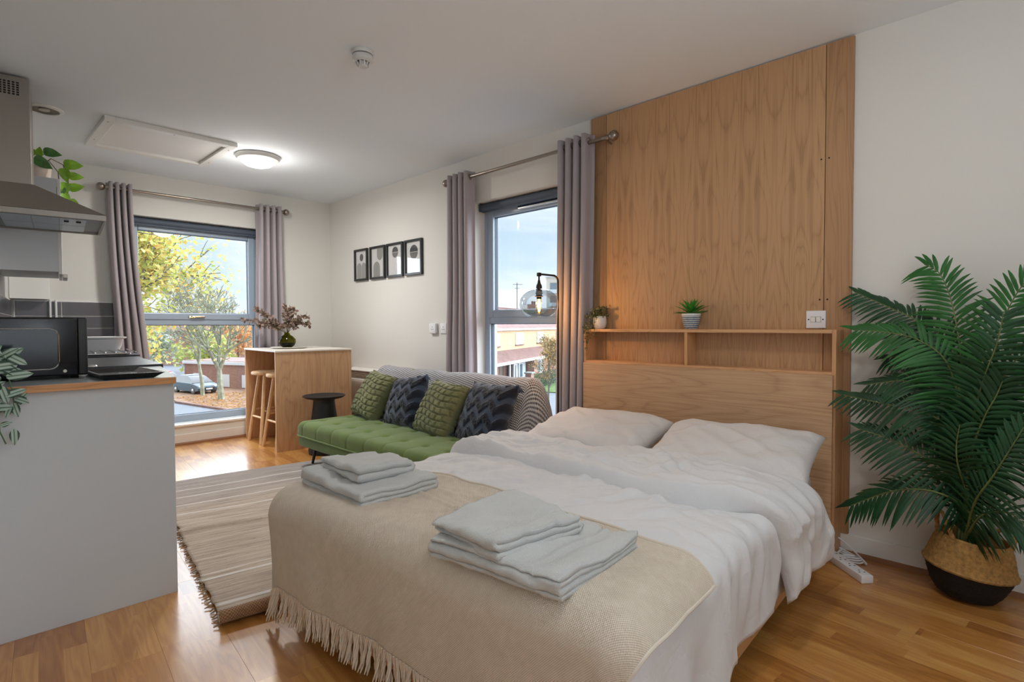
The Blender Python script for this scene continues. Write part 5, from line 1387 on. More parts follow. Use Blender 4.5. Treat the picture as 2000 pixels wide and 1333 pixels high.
LV = [((.115, 2.556, .765), (-.6, 0, -.15), .042), ((.12, 2.556, .765), (.8, -.1, .25), .03), ((.155, 2.55, .75), (.05, -.1, -1), .048), ((.10, 2.555, .735), (-.3, 0, -.9), .04), ((.15, 2.55, .835), (-.35, -.1, -.9), .04), ((.155, 2.55, .84), (.25, -.1, -1), .045),
      ((.135, 2.55, .865), (.9, -.1, .35), .052), ((.125, 2.55, .90), (.3, -.1, -1), .055), ((.11, 2.55, .92), (.1, -.1, -1), .05), ((.14, 2.55, .93), (1, -.1, .15), .062), ((.10, 2.55, .93), (-.3, -.2, -1), .05), ((.13, 2.56, .965), (.8, -.2, -.5), .055)]
for k in range(46):
    vn = vines[random.choice([0, 1, 2, 3, 4, 3, 4])]; i = random.randrange(0, min(4, len(vn)-1)); q = random.random(); p = Vector(vn[i]).lerp(Vector(vn[i+1]), q)
    LV.append((p+rvec(.008), Vector((random.uniform(-1, 1), random.uniform(-.9, .1), random.uniform(-.5, 1.0))), random.uniform(.042, .066)))
for k, d in enumerate(((.5, -.1, 1), (.9, -.2, .8), (.2, 0, 1), (1, -.1, .35), (-.3, -.2, .9), (.75, -.15, .5))): LV.append(((.06+.012*k, 2.58, .985), d, .07))
for p, d, ln in LV: build('leaf', (lambda m: (uvleaf(m, p, d, Vector((random.uniform(-.3, .3), -1, .35)), ln*1.15, ln*.6, droop=.12), m)[1])(MB()), M_str, t, smooth=True)

# golden pothos on the wall cupboard
pc = K(1.06, .21, 2.0405)
t = thing('pothos_plant', pc, 'bright green trailing pothos in a pale pot on top of the wall cupboard', 'plant')
build('pot', MB().lathe(pc, [(.0001, 0), (.05, .001), (.056, .01), (.062, .022), (.068, .085), (.07, .095), (.062, .095), (.058, .08), (.0001, .075)], 28), pbr('blush_pot', 'd9c8b8', .5), t, smooth=True)
M_poth = pbr('pothos_leaf', '7fae2e', .45, spec=.4, noise=(30, .25)); M_pothd = pbr('pothos_leaf_dark', '3e6e2c', .45, noise=(30, .3))
P0 = Vector(pc)+Vector((0, 0, .09)); vin = [P0, P0+Vector((.06, -.06, .06)), P0+Vector((.12, -.07, .03)), P0+Vector((.145, -.07, -.06)), P0+Vector((.14, -.07, -.17)), P0+Vector((.15, -.07, -.27))]
vin2 = [P0, P0+Vector((.05, -.04, .05)), P0+Vector((.095, -.06, -.02)), P0+Vector((.10, -.06, -.14)), P0+Vector((.115, -.06, -.24))]
build_each('vine_stem', MB().tube(vin, .003, 6).tube(vin2, .003, 6).tube([P0, P0+Vector((-.04, -.05, .05)), P0+Vector((-.09, -.07, .03))], .0025, 6).tube([P0, P0+Vector((.01, -.02, .07)), P0+Vector((.05, -.03, .11))], .0025, 6), pbr('pothos_vine', '6d5f42', .7), t, smooth=True)
PL = [((.13, -.08, .03), (.9, 0, .15), .10, 1), ((.12, -.08, .0), (.2, 0, -1), .085, 1), ((.15, -.08, -.04), (.9, 0, .1), .08, 1), ((.13, -.08, -.09), (-.1, 0, -1), .08, 1), ((.15, -.08, -.12), (.9, 0, .35), .085, 1), ((.11, -.08, -.12), (-.3, 0, -.8), .075, 0), ((.12, -.08, -.16), (.3, 0, -1), .075, 1),
      ((.10, -.07, -.19), (-.6, 0, -.9), .075, 1), ((.15, -.08, -.20), (.7, 0, -.8), .08, 1), ((.13, -.08, -.25), (.0, 0, -1), .075, 1), ((-.06, -.07, .04), (-.8, 0, -.35), .08, 0), ((-.02, -.07, .04), (.8, 0, -.4), .10, 0), ((.03, -.05, .10), (.9, 0, .0), .09, 0), ((-.02, -.05, .08), (-.7, 0, .2), .07, 1), ((.0, -.05, .07), (.1, 0, 1), .06, 1), ((-.05, -.06, .01), (-.5, 0, -.9), .06, 0)]
for p, d, ln, g in PL:
    m = MB(); uvleaf(m, P0+Vector(p), d, Vector((random.uniform(-.3, .3), -1, .25)), ln, ln*.72, droop=.12, heart=True); build('leaf', m, M_poth if g else M_pothd, t, smooth=True)

# succulent in striped pot on the shelf
c = (2.945, 1.492, 1.074)
t = thing('potted_succulent', c, 'spiky green plant in a blue and white striped pot on the headboard shelf', 'plant')
def mat_pot():
    m = pbr('striped_pot', 'd8d8d6', .5); nt = m.node_tree; b = nt.nodes[m['bsdf']]; tcn = N(nt, 'ShaderNodeTexCoord'); sp = N(nt, 'ShaderNodeSeparateXYZ'); L(nt, tcn.outputs['Object'], sp.inputs[0])
    n = N(nt, 'ShaderNodeTexNoise'); n.inputs['Scale'].default_value = 180; L(nt, tcn.outputs['Object'], n.inputs['Vector'])
    s = math_(nt, 'ADD', math_(nt, 'SINE', math_(nt, 'MULTIPLY', sp.outputs[2], 560.0)), math_(nt, 'MULTIPLY', math_(nt, 'SUBTRACT', n.outputs['Fac'], .5), 2.2))
    r = ramp(nt, s, [(.0, srgb('5f6f80')), (.45, srgb('5f6f80')), (.6, srgb('dadad6'))]); k = ramp(nt, sp.outputs[2], [(.074, (0,)*3), (.076, (1,)*3)]); mxn = N(nt, 'ShaderNodeMixRGB')
    L(nt, k.outputs[0], mxn.inputs[0]); L(nt, r.outputs[0], mxn.inputs[1]); mxn.inputs[2].default_value = (*srgb('dcdcd8'), 1); L(nt, mxn.outputs[0], b.inputs['Base Color']); return m
build('pot', MB().lathe(c, [(.0001, 0), (.034, .001), (.038, .006), (.048, .05), (.052, .082), (.052, .088), (.047, .088), (.045, .078), (.0001, .076)], 36), mat_pot(), t, smooth=True)
M_succ = pbr('succulent_leaf', '3f8a2c', .5, noise=(25, .35), spec=.3)
for ring_, (nn, el, ln) in enumerate(((8, 18, .10), (8, 40, .105), (6, 62, .10), (3, 80, .085))):
    for k in range(nn):
        a = 2*pi*(k+.37*ring_)/nn+random.uniform(-.15, .15); e = math.radians(el+random.uniform(-6, 6)); d = Vector((math.cos(a)*math.cos(e)*.8, math.sin(a)*math.cos(e), math.sin(e)))
        up = Vector((-math.cos(a)*math.sin(e), -math.sin(a)*math.sin(e), math.cos(e))); m = MB(); uvleaf(m, Vector(c)+Vector((0, 0, .078))+d*.008, d, up, ln, .021, droop=.16, cup=.5); build('leaf', m, M_succ, t, smooth=True)
# small trailing plant at the shelf's far end
c = (2.955, 2.125, 1.074)
t = thing('string_plant', c, 'small white pot with a trailing fine leaved plant at the curtain end of the shelf', 'plant')
build('pot', MB().lathe(c, [(.0001, 0), (.03, .001), (.038, .012), (.044, .04), (.042, .07), (.038, .082), (.034, .082), (.036, .07), (.0001, .068)], 30), M_potw, t, smooth=True)
mb, ml = MB(), MB(); C0 = Vector(c)+Vector((0, 0, .08))
for k in range(30):
    q = C0+Vector((random.uniform(-.03, .03), random.uniform(-.03, .03), random.uniform(0, .03)))
    for j in range(9): leafquad(ml, q+rvec(.03)+Vector((0, .0, .01)), rvec(), rvec(), .015, .010, segs=1)
for (dx, dy, dz, n_) in ((-.075, .045, -.22, 50), (-.08, .015, -.14, 34), (-.07, .075, -.11, 30), (-.078, -.015, -.12, 26), (-.075, .055, -.17, 40), (-.07, .03, -.09, 26)):
    e = C0+Vector((dx, dy, dz)); a = C0+Vector((dx*.85, dy*.8, .0)); pts = [C0, C0+Vector((dx*.5, dy*.4, .02)), a, a.lerp(e, .5)+Vector((0, .006, 0)), e]; mb.tube(pts, .0012, 4)
    for j in range(n_):
        s = random.random()*3+1; i = min(int(s), 3); q = pts[i].lerp(pts[i+1], s-i); leafquad(ml, q+rvec(.011), rvec(), rvec(), .013, .010, segs=1)
build_each('vine_stem', mb, pbr('thin_vine', '55573a', .8), t)
tag(build('fine_leaves', ml, island('fine_leaves', [(0, '3b4a2c'), (.5, '66704a'), (.8, '8b8a68'), (1, '4a5237')], .7, .2), t), kind='stuff')

# ================================================================== palm in a seagrass basket
c = (2.865, .268, 0)
bk = thing('seagrass_basket', c, 'two tone seagrass basket with a black lower half and two handles', 'basket')
TILT = Matrix.Translation(Vector(c)) @ Matrix.Rotation(math.radians(6), 4, Vector((.55, .15, 0)).normalized()) @ Matrix.Scale(.93, 4)
def bring(r, z, wob=0): return (r, z)
def coil(mb, prof, n=44, tex=.0022):
    zs = []; m = len(prof)
    vs = []
    for i, (r, z) in enumerate(prof):
        for k in range(n):
            a = 2*pi*k/n; rr = r+tex*math.sin(i*pi*.5*2+0)+tex*.7*math.sin(k*2.5+i*1.7); vs.append(TILT @ Vector((rr*math.cos(a), rr*math.sin(a), z)))
    mb.add(vs, [(i*n+k, i*n+(k+1) % n, (i+1)*n+(k+1) % n, (i+1)*n+k) for i in range(m-1) for k in range(n)]); return mb
def interp_prof(P, dz=.006):
    out = []; d = 0
    for (r0, z0), (r1, z1) in zip(P, P[1:]):
        k = max(1, int(math.hypot(r1-r0, z1-z0)/dz))
        for j in range(k): q = j/k; out.append((r0+(r1-r0)*q, z0+(z1-z0)*q))
    return out+[P[-1]]
low = interp_prof([(.0005, .012), (.09, .009), (.105, .016), (.128, .05), (.148, .10), (.158, .135)])
up = interp_prof([(.150, .130), (.165, .132), (.168, .140), (.160, .15), (.152, .18), (.142, .22), (.128, .262), (.124, .27), (.118, .268), (.124, .25), (.135, .20)])
build('lower_basket', coil(MB(), low), M_basketb, bk, smooth=True)
build('upper_basket', coil(MB(), up), M_basketa, bk, smooth=True)
mb = MB(); mb.M = TILT; mb.lathe((0, 0, 0), [(.0001, .20), (.13, .195)], 24); build('soil', mb, M_soil, bk, smooth=True)
for s, a0 in ((1, 2.1), (-1, 2.1+pi)):
    pts = []
    for j in range(11):
        q = j/10; a = a0+(q-.5)*1.15; h = .262+.10*math.sin(q*pi); rr = .126+.012*math.sin(q*pi)
        pts.append(TILT @ Vector((rr*math.cos(a), rr*math.sin(a), h)))
    mb = MB()
    for st in range(3): mb.tube([p+Vector((.004*math.cos(i*1.3+st*2.1), .004*math.sin(i*1.3+st*2.1), .004*math.cos(i+st*2.1))) for i, p in enumerate(pts)], .0055, 6)
    build('basket_handle', mb, M_basketa, bk, smooth=True)

pl = thing('potted_palm', (2.85, .265, .19), 'tall artificial areca palm with arching fronds standing in the basket', 'plant')
M_palm = pbr('palm_leaf', '1b4226', .45, spec=.35, noise=(7, .4)); M_palm2 = pbr('palm_leaf_bright', '29602a', .45, spec=.3, noise=(7, .35)); M_rach = pbr('palm_stalk', '5f6b39', .55, noise=(20, .25))
FR = [
 ([ (2.840,0.275,0.698),(2.850,0.293,0.983),(2.880,0.328,1.189),(2.900,0.371,1.308),(2.920,0.425,1.351) ],0.17),
 ([ (2.840,0.274,0.657),(2.860,0.316,0.981),(2.900,0.429,1.102),(2.940,0.556,1.175),(2.960,0.687,1.245) ],0.15),
 ([ (2.840,0.274,0.637),(2.840,0.325,0.920),(2.840,0.419,1.026),(2.840,0.536,1.063),(2.840,0.667,1.073) ],0.15),
 ([ (2.840,0.273,0.616),(2.880,0.312,0.876),(2.920,0.363,0.956),(2.950,0.452,0.974),(2.970,0.568,0.946) ],0.13),
 ([ (2.830,0.263,0.640),(2.800,0.211,0.889),(2.780,0.168,1.085),(2.770,0.127,1.208),(2.760,0.067,1.306) ],0.18),
 ([ (2.800,0.263,0.604),(2.720,0.232,0.777),(2.680,0.202,0.917),(2.660,0.170,1.031),(2.660,0.155,1.141) ],0.15),
 ([ (2.840,0.272,0.555),(2.840,0.306,0.735),(2.850,0.366,0.822),(2.860,0.473,0.857),(2.880,0.623,0.829) ],0.14),
 ([ (2.840,0.272,0.534),(2.800,0.308,0.678),(2.800,0.409,0.739),(2.820,0.537,0.756),(2.840,0.702,0.780) ],0.13),
 ([ (2.840,0.267,0.432),(2.800,0.322,0.502),(2.790,0.422,0.570),(2.790,0.520,0.613),(2.800,0.631,0.641) ],0.14),
 ([ (2.830,0.265,0.332),(2.780,0.302,0.407),(2.760,0.399,0.429),(2.760,0.512,0.394),(2.770,0.651,0.304) ],0.13),
 ([ (2.800,0.261,0.503),(2.720,0.230,0.661),(2.690,0.200,0.764),(2.680,0.172,0.834),(2.670,0.154,0.892) ],0.17),
 ([ (2.800,0.258,0.281),(2.700,0.225,0.433),(2.640,0.172,0.551),(2.610,0.128,0.656),(2.600,0.092,0.743) ],0.16),
 ([ (2.800,0.255,0.271),(2.700,0.210,0.378),(2.660,0.157,0.419),(2.640,0.108,0.417),(2.630,0.074,0.374) ],0.13),
 ([ (2.820,0.261,0.560),(2.780,0.200,0.774),(2.760,0.143,0.934),(2.750,0.088,0.993),(2.740,0.022,0.996) ],0.17),
 ([ (2.820,0.260,0.459),(2.780,0.197,0.617),(2.760,0.132,0.707),(2.750,0.070,0.753),(2.740,0.004,0.744) ],0.16),
 ([ (2.820,0.261,0.377),(2.740,0.268,0.494),(2.700,0.280,0.568),(2.680,0.282,0.640),(2.660,0.271,0.722) ],0.15),
]
def catmull(pts, n):
    P = [Vector(p) for p in pts]; out = []
    for i in range(len(P)-1):
        q0, q1, q2, q3 = P[max(i-1, 0)], P[i], P[i+1], P[min(i+2, len(P)-1)]
        for k in range(n):
            s = k/n; out.append(.5*((2*q1)+(-q0+q2)*s+(2*q0-5*q1+4*q2-q3)*s*s+(-q0+3*q1-3*q2+q3)*s**3))
    return out+[P[-1]]
CAMP = Vector((0, 0, 1.1))
base = Vector((2.85, .265, .19))
for fi, (pts, LL) in enumerate(FR):
    pts = [tuple(base+Vector((random.uniform(-.03, .03), random.uniform(-.03, .03), 0)))]+pts
    sp_ = catmull(pts, 9); n = len(sp_)
    cum = [0]
    for i in range(1, n): cum.append(cum[-1]+(sp_[i]-sp_[i-1]).length)
    tot = cum[-1]; mb = MB(); mb.tube(sp_, [.0065*(1-.75*cum[i]/tot) for i in range(n)], 7)
    fr_ = build('frond_stalk', mb, M_rach, pl, smooth=True)
    # leaflets start where the second control point is
    st = cum[9*1]*.92+.0; k = st; step = .019; side = 1; ml = MB()
    bias = 1 if fi in (1, 2, 3, 7) else 0
    while k < tot:
        i = max(j for j in range(n) if cum[j] <= k); i = min(i, n-2); q = (k-cum[i])/max(1e-6, cum[i+1]-cum[i]); p = sp_[i].lerp(sp_[i+1], q); tdir = (sp_[i+1]-sp_[i]).normalized()
        view = (p-CAMP).normalized(); nrm = (-view+Vector((0, 0, .35))+Vector((math.sin(fi*2.3)*.35, math.cos(fi*1.7)*.35, 0))); nrm = (nrm-tdir*nrm.dot(tdir)).normalized(); sdir = tdir.cross(nrm).normalized()
        f = (k-st)/(tot-st); ll = LL*(.45+.75*math.sin(min(1, f*1.15+.12)*pi*.78))*random.uniform(.9, 1.08)*(1-.35*f**4)
        for s in (1, -1):
            d = (sdir*s*(1.0-.4*f)+tdir*(.30+.65*f)+Vector((0, 0, -.18))+rvec(.07)).normalized()
            pr = [(0, .35), (.15, .85), (.4, 1.0), (.7, .75), (.9, .35), (1, .03)]; wd = .0128; sd = d.cross(nrm).normalized(); vs = []
            for qq, w_ in pr:
                cc_ = p+d*(ll*qq)+Vector((0, 0, -1))*(ll*.28*qq*qq)+nrm*(.02*ll*math.sin(qq*pi)); 
                if cc_.x > 3.006: cc_.x = 3.006-.002*random.random()
                hw = wd*w_*.62; vs += [cc_-sd*hw-nrm*hw*.35, cc_, cc_+sd*hw-nrm*hw*.35]
            ml.add(vs, [f2 for i2 in range(5) for f2 in ((i2*3, i2*3+1, i2*3+4, i2*3+3), (i2*3+1, i2*3+2, i2*3+5, i2*3+4))])
        k += step*(1+.15*random.random())
    tag(build('leaflets', ml, M_palm2 if fi in (0, 2, 4) else M_palm, fr_, smooth=True), kind='stuff')
mb = MB()
for k in range(4):
    a = k*1.6; mb.tube([base+Vector((.02*math.cos(a), .02*math.sin(a), -.01)), base+Vector((.015*math.cos(a), .02*math.sin(a), .3)), base+Vector((.012*math.cos(a+.5), .03+.01*math.sin(a), .55+.06*k))], [.011, .009, .006], 8)
build_each('stem', mb, M_rach, pl, smooth=True)

# little wall lamp glimpsed behind the palm at the right edge
t = thing('wall_lamp', (XR, .07, .95), 'small black wall lamp with a cream shade behind the palm at the right edge', 'lamp')
build('wall_plate', MB().lathe((XR-.001, .062, .955), [(.0001, -.016), (.042, -.016), (.046, -.010), (.046, 0)], 28, axis='X'), M_blackm, t, smooth=True)
build('lamp_shade', MB().lathe((2.965, .055, .925), [(.0001, 0), (.017, .001), (.022, .012), (.0225, .045), (.020, .05), (.0001, .052)], 24), pbr('cream_shade', 'd9d1bd', .4), t, smooth=True)
build('shade_band', MB().lathe((2.965, .055, .925), [(.0175, .0), (.0228, .012), (.0232, .024), (.0228, .025)], 24), M_potw, t, smooth=True)
build('lamp_arm', MB().tube([(XR-.015, .06, .95), (2.985, .058, .95), (2.975, .056, .955)], .006, 8), M_blackm, t, smooth=True)

# ================================================================== outside
G = -4.4
M_road = pbr('asphalt', '646a72', .8, noise=(.35, .12), bump=(30, .3)); M_pave = pbr('paving', '7a7672', .85, noise=(1.2, .12))
M_litter = pbr('leafy_paving', '80624c', .9, noise=(2.6, .35)); M_grass = pbr('lawn', '4d662c', .95, noise=(2.0, .3))
M_kerb = pbr('brick_kerb', '6c4c42', .8, noise=(3, .2)); M_kerbl = pbr('concrete_kerb', '8d8b88', .8)
def brick(name, c1, c2, mort, sc=1.0):
    m = bpy.data.materials.new(name); nt = nodes_of(m); out = N(nt, 'ShaderNodeOutputMaterial'); b = N(nt, 'ShaderNodeBsdfPrincipled'); L(nt, b.outputs[0], out.inputs[0])
    tcn = N(nt, 'ShaderNodeTexCoord'); mpn = N(nt, 'ShaderNodeMapping'); L(nt, tcn.outputs['UV'], mpn.inputs[0]); br = N(nt, 'ShaderNodeTexBrick'); L(nt, mpn.outputs[0], br.inputs['Vector'])
    br.inputs['Color1'].default_value = (*srgb(c1), 1); br.inputs['Color2'].default_value = (*srgb(c2), 1); br.inputs['Mortar'].default_value = (*srgb(mort), 1)
    br.inputs['Scale'].default_value = 1; br.inputs['Brick Width'].default_value = .225*sc; br.inputs['Row Height'].default_value = .075*sc; br.inputs['Mortar Size'].default_value = .008*sc
    L(nt, br.outputs['Color'], b.inputs['Base Color']); b.inputs['Roughness'].default_value = .9; return m
M_brY = brick('yellow_brick', 'd2a57e', 'c2936b', 'c4b49f'); M_brR = brick('red_brick', 'a87766', '986654', 'a5978c')
M_roof = pbr('roof_tiles', '7c605b', .85, noise=(1.5, .2)); M_roofr = pbr('porch_tiles', '73554e', .85, noise=(2, .2)); M_fascia = pbr('white_fascia', 'dfe2e4', .5)
M_wing = pbr('far_window_glass', '5f7480', .1, spec=.8); M_curtw = pbr('far_net_curtain', 'c8d3d6', .8)
M_bark = pbr('bark', '8f9380', .9, noise=(3, .35)); M_barkd = pbr('bark_dark', '6c6656', .9, noise=(6, .3))

struct(build('street_ground', MB().box(-60, 160, 7.5, 200, G-.3, G).box(3.9, 160, -60, 7.5, G-.3, G), M_road))
def flatpoly(name, P, z, mat, label=None):
    return struct(build(name, MB().prism(P, G+.001, G+z), mat))
flatpoly('tree_verge', [(11.6, 45.1), (13.05, 37.2), (14.6, 31.5), (22, 30), (24, 50), (16, 60), (12.6, 60)], .06, M_litter)
flatpoly('front_lawn', [(36.5, 24.5), (60, 34.5), (57, 42), (33.5, 31.5)], .08, M_grass)
flatpoly('near_pavement', [(30.0, 19.5), (64, 33.5), (62.6, 37), (28.6, 23.0)], .07, M_pave)
def kerb(name, a, b, w_, h, mat, label):
    a, b = Vector((*a, 0)), Vector((*b, 0)); d = (b-a).normalized(); n = Vector((-d.y, d.x, 0))*w_/2
    o = build(name, MB().prism([((a-n).x, (a-n).y), ((b-n).x, (b-n).y), ((b+n).x, (b+n).y), ((a+n).x, (a+n).y)], G+.001, G+h), mat, origin=(a.x, a.y, G)); return tag(o, label, 'kerb')
kerb('kerb', (11.5, 45.3), (13.0, 37.1), .22, .13, M_kerb, 'red brick kerb beside the leaf strewn verge')
kerb('kerb', (30.0, 19.3), (64, 33.3), .16, .13, M_kerbl, 'pale concrete kerb along the pavement by the terraced house')
# fallen leaves
mb = MB()
for k in range(2400):
    x = random.uniform(12.2, 17.5); y = random.uniform(34, 48.5)
    if x < 11.6+(45.1-y)*.19+.2: continue
    leafquad(mb, (x, y, G+.07), (random.uniform(-1, 1), random.uniform(-1, 1), .1), (0, 0, 1), .16, .14, segs=1)
tag(build('fallen_leaves', mb, island('fallen_leaves', [(0, 'a06c34'), (.5, 'b5853f'), (.8, '8f5a30'), (1, 'a88f52')], .9, .1), origin=(15, 43, G)), 'orange fallen leaves scattered under the two trees', 'leaves', kind='stuff')

# trees
def tree(name, base, hgt, label, bark, leafmat, trunk_r, nleaf, lsize, spread=.5, fork=.35, depth=5, seed=0, shape=None, twig=.012, group=None):
    rs = random.Random(seed); t = thing(name, base, label, 'tree', group); mb, ml = MB(), MB(); tips = []
    def br(p, d, ln, r, lev):
        k = 4; pts = [p]; dd = Vector(d)
        for i in range(k):
            dd = (dd+Vector((rs.uniform(-1, 1), rs.uniform(-1, 1), rs.uniform(-.3, .5)))*.13).normalized(); pts.append(pts[-1]+dd*ln/k)
        r1 = max(twig, r*.62); mb.tube(pts, [r+(r1-r)*i/k for i in range(k+1)], 7 if lev < 2 else 4, caps=lev == 0)
        if lev >= depth-2:
            for q in pts[1:]: tips.append((q, dd, lev))
        if lev < depth:
            n = 3 if lev < 3 else rs.choice((2, 3, 3))
            for i in range(n):
                a = 2*pi*(i+rs.random()*.5)/n; pe = dd.orthogonal().normalized(); pe2 = dd.cross(pe); sp2 = spread*rs.uniform(.7, 1.25)
                nd = (dd+(pe*math.cos(a)+pe2*math.sin(a))*sp2+Vector((0, 0, .12))).normalized(); br(pts[-1] if i else pts[-1], nd, ln*rs.uniform(.62, .82), r1, lev+1)
            if lev >= 1:
                q = pts[2]; a = rs.uniform(0, 6.3); pe = dd.orthogonal().normalized(); pe2 = dd.cross(pe); br(q, (dd*.6+(pe*math.cos(a)+pe2*math.sin(a))*.8).normalized(), ln*.5, r1*.6, lev+2 if lev+2 <= depth else depth)
    br(Vector(base), Vector((0, 0, 1)), hgt*fork, trunk_r, 0)
    build('trunk_and_branches', mb, bark, t, smooth=True)
    if nleaf:
        for k in range(nleaf):
            q, dd, lev = rs.choice(tips); p = q+Vector((rs.gauss(0, 1), rs.gauss(0, 1), rs.gauss(0, .8)))*lsize*1.6
            leafquad(ml, p, (rs.uniform(-1, 1), rs.uniform(-1, 1), rs.uniform(-.8, .3)), (rs.uniform(-.5, .5), rs.uniform(-.5, .5), 1), lsize*rs.uniform(.7, 1.3), lsize*rs.uniform(.55, .9), segs=1)
        tag(build('leaves', ml, leafmat, t), kind='stuff')
    return t
M_lfY = island('autumn_leaves', [(0, 'a9b45c'), (.3, 'c9c970'), (.55, 'ddd488'), (.75, 'e2b264'), (.9, '8fa65c'), (1, 'dba25a')], .7, .4)
M_lfG = island('sparse_leaves', [(0, 'b9b765'), (.5, 'd6c96c'), (1, 'd98f45')], .8, .4)
tree('maple_tree', (1.25, 15.0, G), 10.6, 'large yellow and green autumn tree close outside the far window', M_barkd, M_lfY, .17, 24000, .13, spread=.62, fork=.27, depth=6, seed=5, twig=.008)
tree('street_tree', (14.1, 48.2, G+.05), 9.0, 'slim street tree with sparse leaves growing beside the parked blue car', M_bark, M_lfG, .17, 700, .2, spread=.42, fork=.30, depth=6, seed=12, twig=.022, group='street trees on the verge')
tree('street_tree', (14.3, 44.5, G+.05), 9.4, 'bare forked street tree growing from the leaf strewn verge', M_bark, M_lfG, .26, 260, .2, spread=.50, fork=.24, depth=6, seed=21, twig=.022, group='street trees on the verge')
tree('garden_tree', (27.6, 23.9, G), 5.8, 'small half bare garden tree in front of the terraced house', M_barkd, island('rusty_leaves', [(0, 'a8743f'), (.5, '8f8d5c'), (1, 'c99a5c')], .8, .3), .09, 4200, .11, spread=.55, fork=.24, depth=6, seed=33, twig=.012)

# cars
def car(base, rz, paint, label):
    t = thing('car', base, label, 'car', 'parked cars'); t.rotation_euler[2] = rz
    M_p = pbr('car_paint', paint, .35, spec=.4); M_g = pbr('car_glass', '1c262e', .2, spec=.4)
    side = [(-2.1, .35), (-2.12, .6), (-2.0, .82), (-1.9, .9), (-1.0, .96), (.9, .94), (1.55, .86), (2.0, .70), (2.12, .52), (2.1, .32), (1.6, .24), (-1.6, .24)]
    def body(P, hw, top):
        mb = MB(); n = len(P); vs = []
        for yv, k in ((-hw, .0), (-hw+.10, 1), (hw-.10, 1), (hw, 0)):
            for x, z in P: vs.append((x*(1 if k else .985), yv, z if k else (z-.05 if z > .7 else z+.02)))
        fs = [tuple(range(n))[::-1], tuple(range(3*n, 4*n))]+[(a*n+i, a*n+(i+1) % n, (a+1)*n+(i+1) % n, (a+1)*n+i) for a in range(3) for i in range(n)]
        return mb.add(vs, fs)
    build('body', body(side, .88, 0), M_p, t, smooth=True, world=False, sharp=35)
    cab = [(-1.85, .9), (-1.45, 1.32), (-1.0, 1.44), (-.1, 1.47), (.45, 1.36), (1.25, .92)]
    def cabm(P, hb, ht, mat, nm, sc=1.0):
        mb = MB(); n = len(P); vs = []
        for s in (-1, 1):
            for x, z in P: q = (z-.9)/.57; vs.append((x, s*(hb+(ht-hb)*q), z))
        return build(nm, mb.add(vs, [tuple(range(n))[::-1], tuple(range(n, 2*n))]+[(i, (i+1) % n, n+(i+1) % n, n+i) for i in range(n)]), mat, t, smooth=True, world=False, sharp=30)
    cabm(cab, .82, .62, M_g, 'windows')
    build('roof', MB().hull8([(-1.3, -.62, 1.42), (.1, -.62, 1.44), (.1, .62, 1.44), (-1.3, .62, 1.42), (-1.15, -.56, 1.485), (0, -.56, 1.495), (0, .56, 1.495), (-1.15, .56, 1.485)]), M_p, t, world=False)
    for x in (-1.3, 1.32):
        for s in (-1, 1):
            build('wheel', MB().lathe((x, s*.80, .31), [(.0001, -.1), (.2, -.1), (.3, -.09), (.315, -.06), (.315, .06), (.3, .09), (.2, .1), (.0001, .1)], 20, axis='Y'), M_blackm, t, smooth=True, world=False)
            build('hubcap', MB().lathe((x, s*.90, .31), [(.0001, .012*s), (.17, .004*s), (.19, -.01*s)], 16, axis='Y'), M_steel, t, smooth=True, world=False)
    for s in (-1, 1): build('headlight', MB().rbox(1.86, 2.08, s*.62-.16, s*.62+.16, .60, .72, .03), M_fascia, t, world=False, smooth=True)
    build('bumper_grille', MB().rbox(2.06, 2.14, -.5, .5, .36, .58, .02), M_dark, t, world=False)
    build('number_plate', MB().box(2.135, 2.15, -.26, .26, .42, .52), M_fascia, t, world=False)
    return t
car((14.35, 51.0, G+.005), math.radians(-78), '2b4352', 'dark blue hatchback parked beside the slim street tree')
car((13.55, 56.8, G+.005), math.radians(-80), 'a02733', 'red car parked behind the dark blue hatchback')

# long low brick garage block
def along(A, d, nrm): 
    A = Vector((A[0], A[1], 0)); d = Vector((d[0], d[1], 0)).normalized(); n = Vector((nrm[0], nrm[1], 0)).normalized()
    def f(s, o, z): p = A+d*s+n*o; return (p.x, p.y, z)
    return f
def obox(mb, f, s0, s1, o0, o1, z0, z1, uvs=False):
    P = [f(s0, o0, z0), f(s1, o0, z0), f(s1, o1, z0), f(s0, o1, z0), f(s0, o0, z1), f(s1, o0, z1), f(s1, o1, z1), f(s0, o1, z1)]
    F = [(0, 3, 2, 1), (4, 5, 6, 7), (0, 1, 5, 4), (1, 2, 6, 5), (2, 3, 7, 6), (3, 0, 4, 7)]
    if not uvs: return mb.add(P, F)
    st = {0: (s0, z0), 1: (s1, z0), 2: (s1+o1, z0), 3: (s0+o1, z0), 4: (s0, z1), 5: (s1, z1), 6: (s1+o1, z1), 7: (s0+o1, z1)}
    return mb.add(P, F, [st[i] for i in range(8)])
f = along((15.3, 57.4), (.37, -.93), (.93, .37))
t = thing('garage_block', (17.5, 52, G), 'low red brick garage block with a white fascia behind the street trees', 'building')
build('brick_wall', obox(MB(), f, 0, 17, 0, 5, G, -2.3, True), M_brR, t); build('fascia', obox(MB(), f, -.1, 17.1, -.15, 5.1, -2.3, -2.05), M_fascia, t); build('flat_roof', obox(MB(), f, 0, 17, 0, 5, -2.05, -2.0), M_roof, t)
for s in (1.2, 4.6, 7.2, 9.6, 12.4): build('garage_window', obox(MB(), f, s, s+1.1, -.03, .02, G+.15, G+1.25), M_fascia, t)
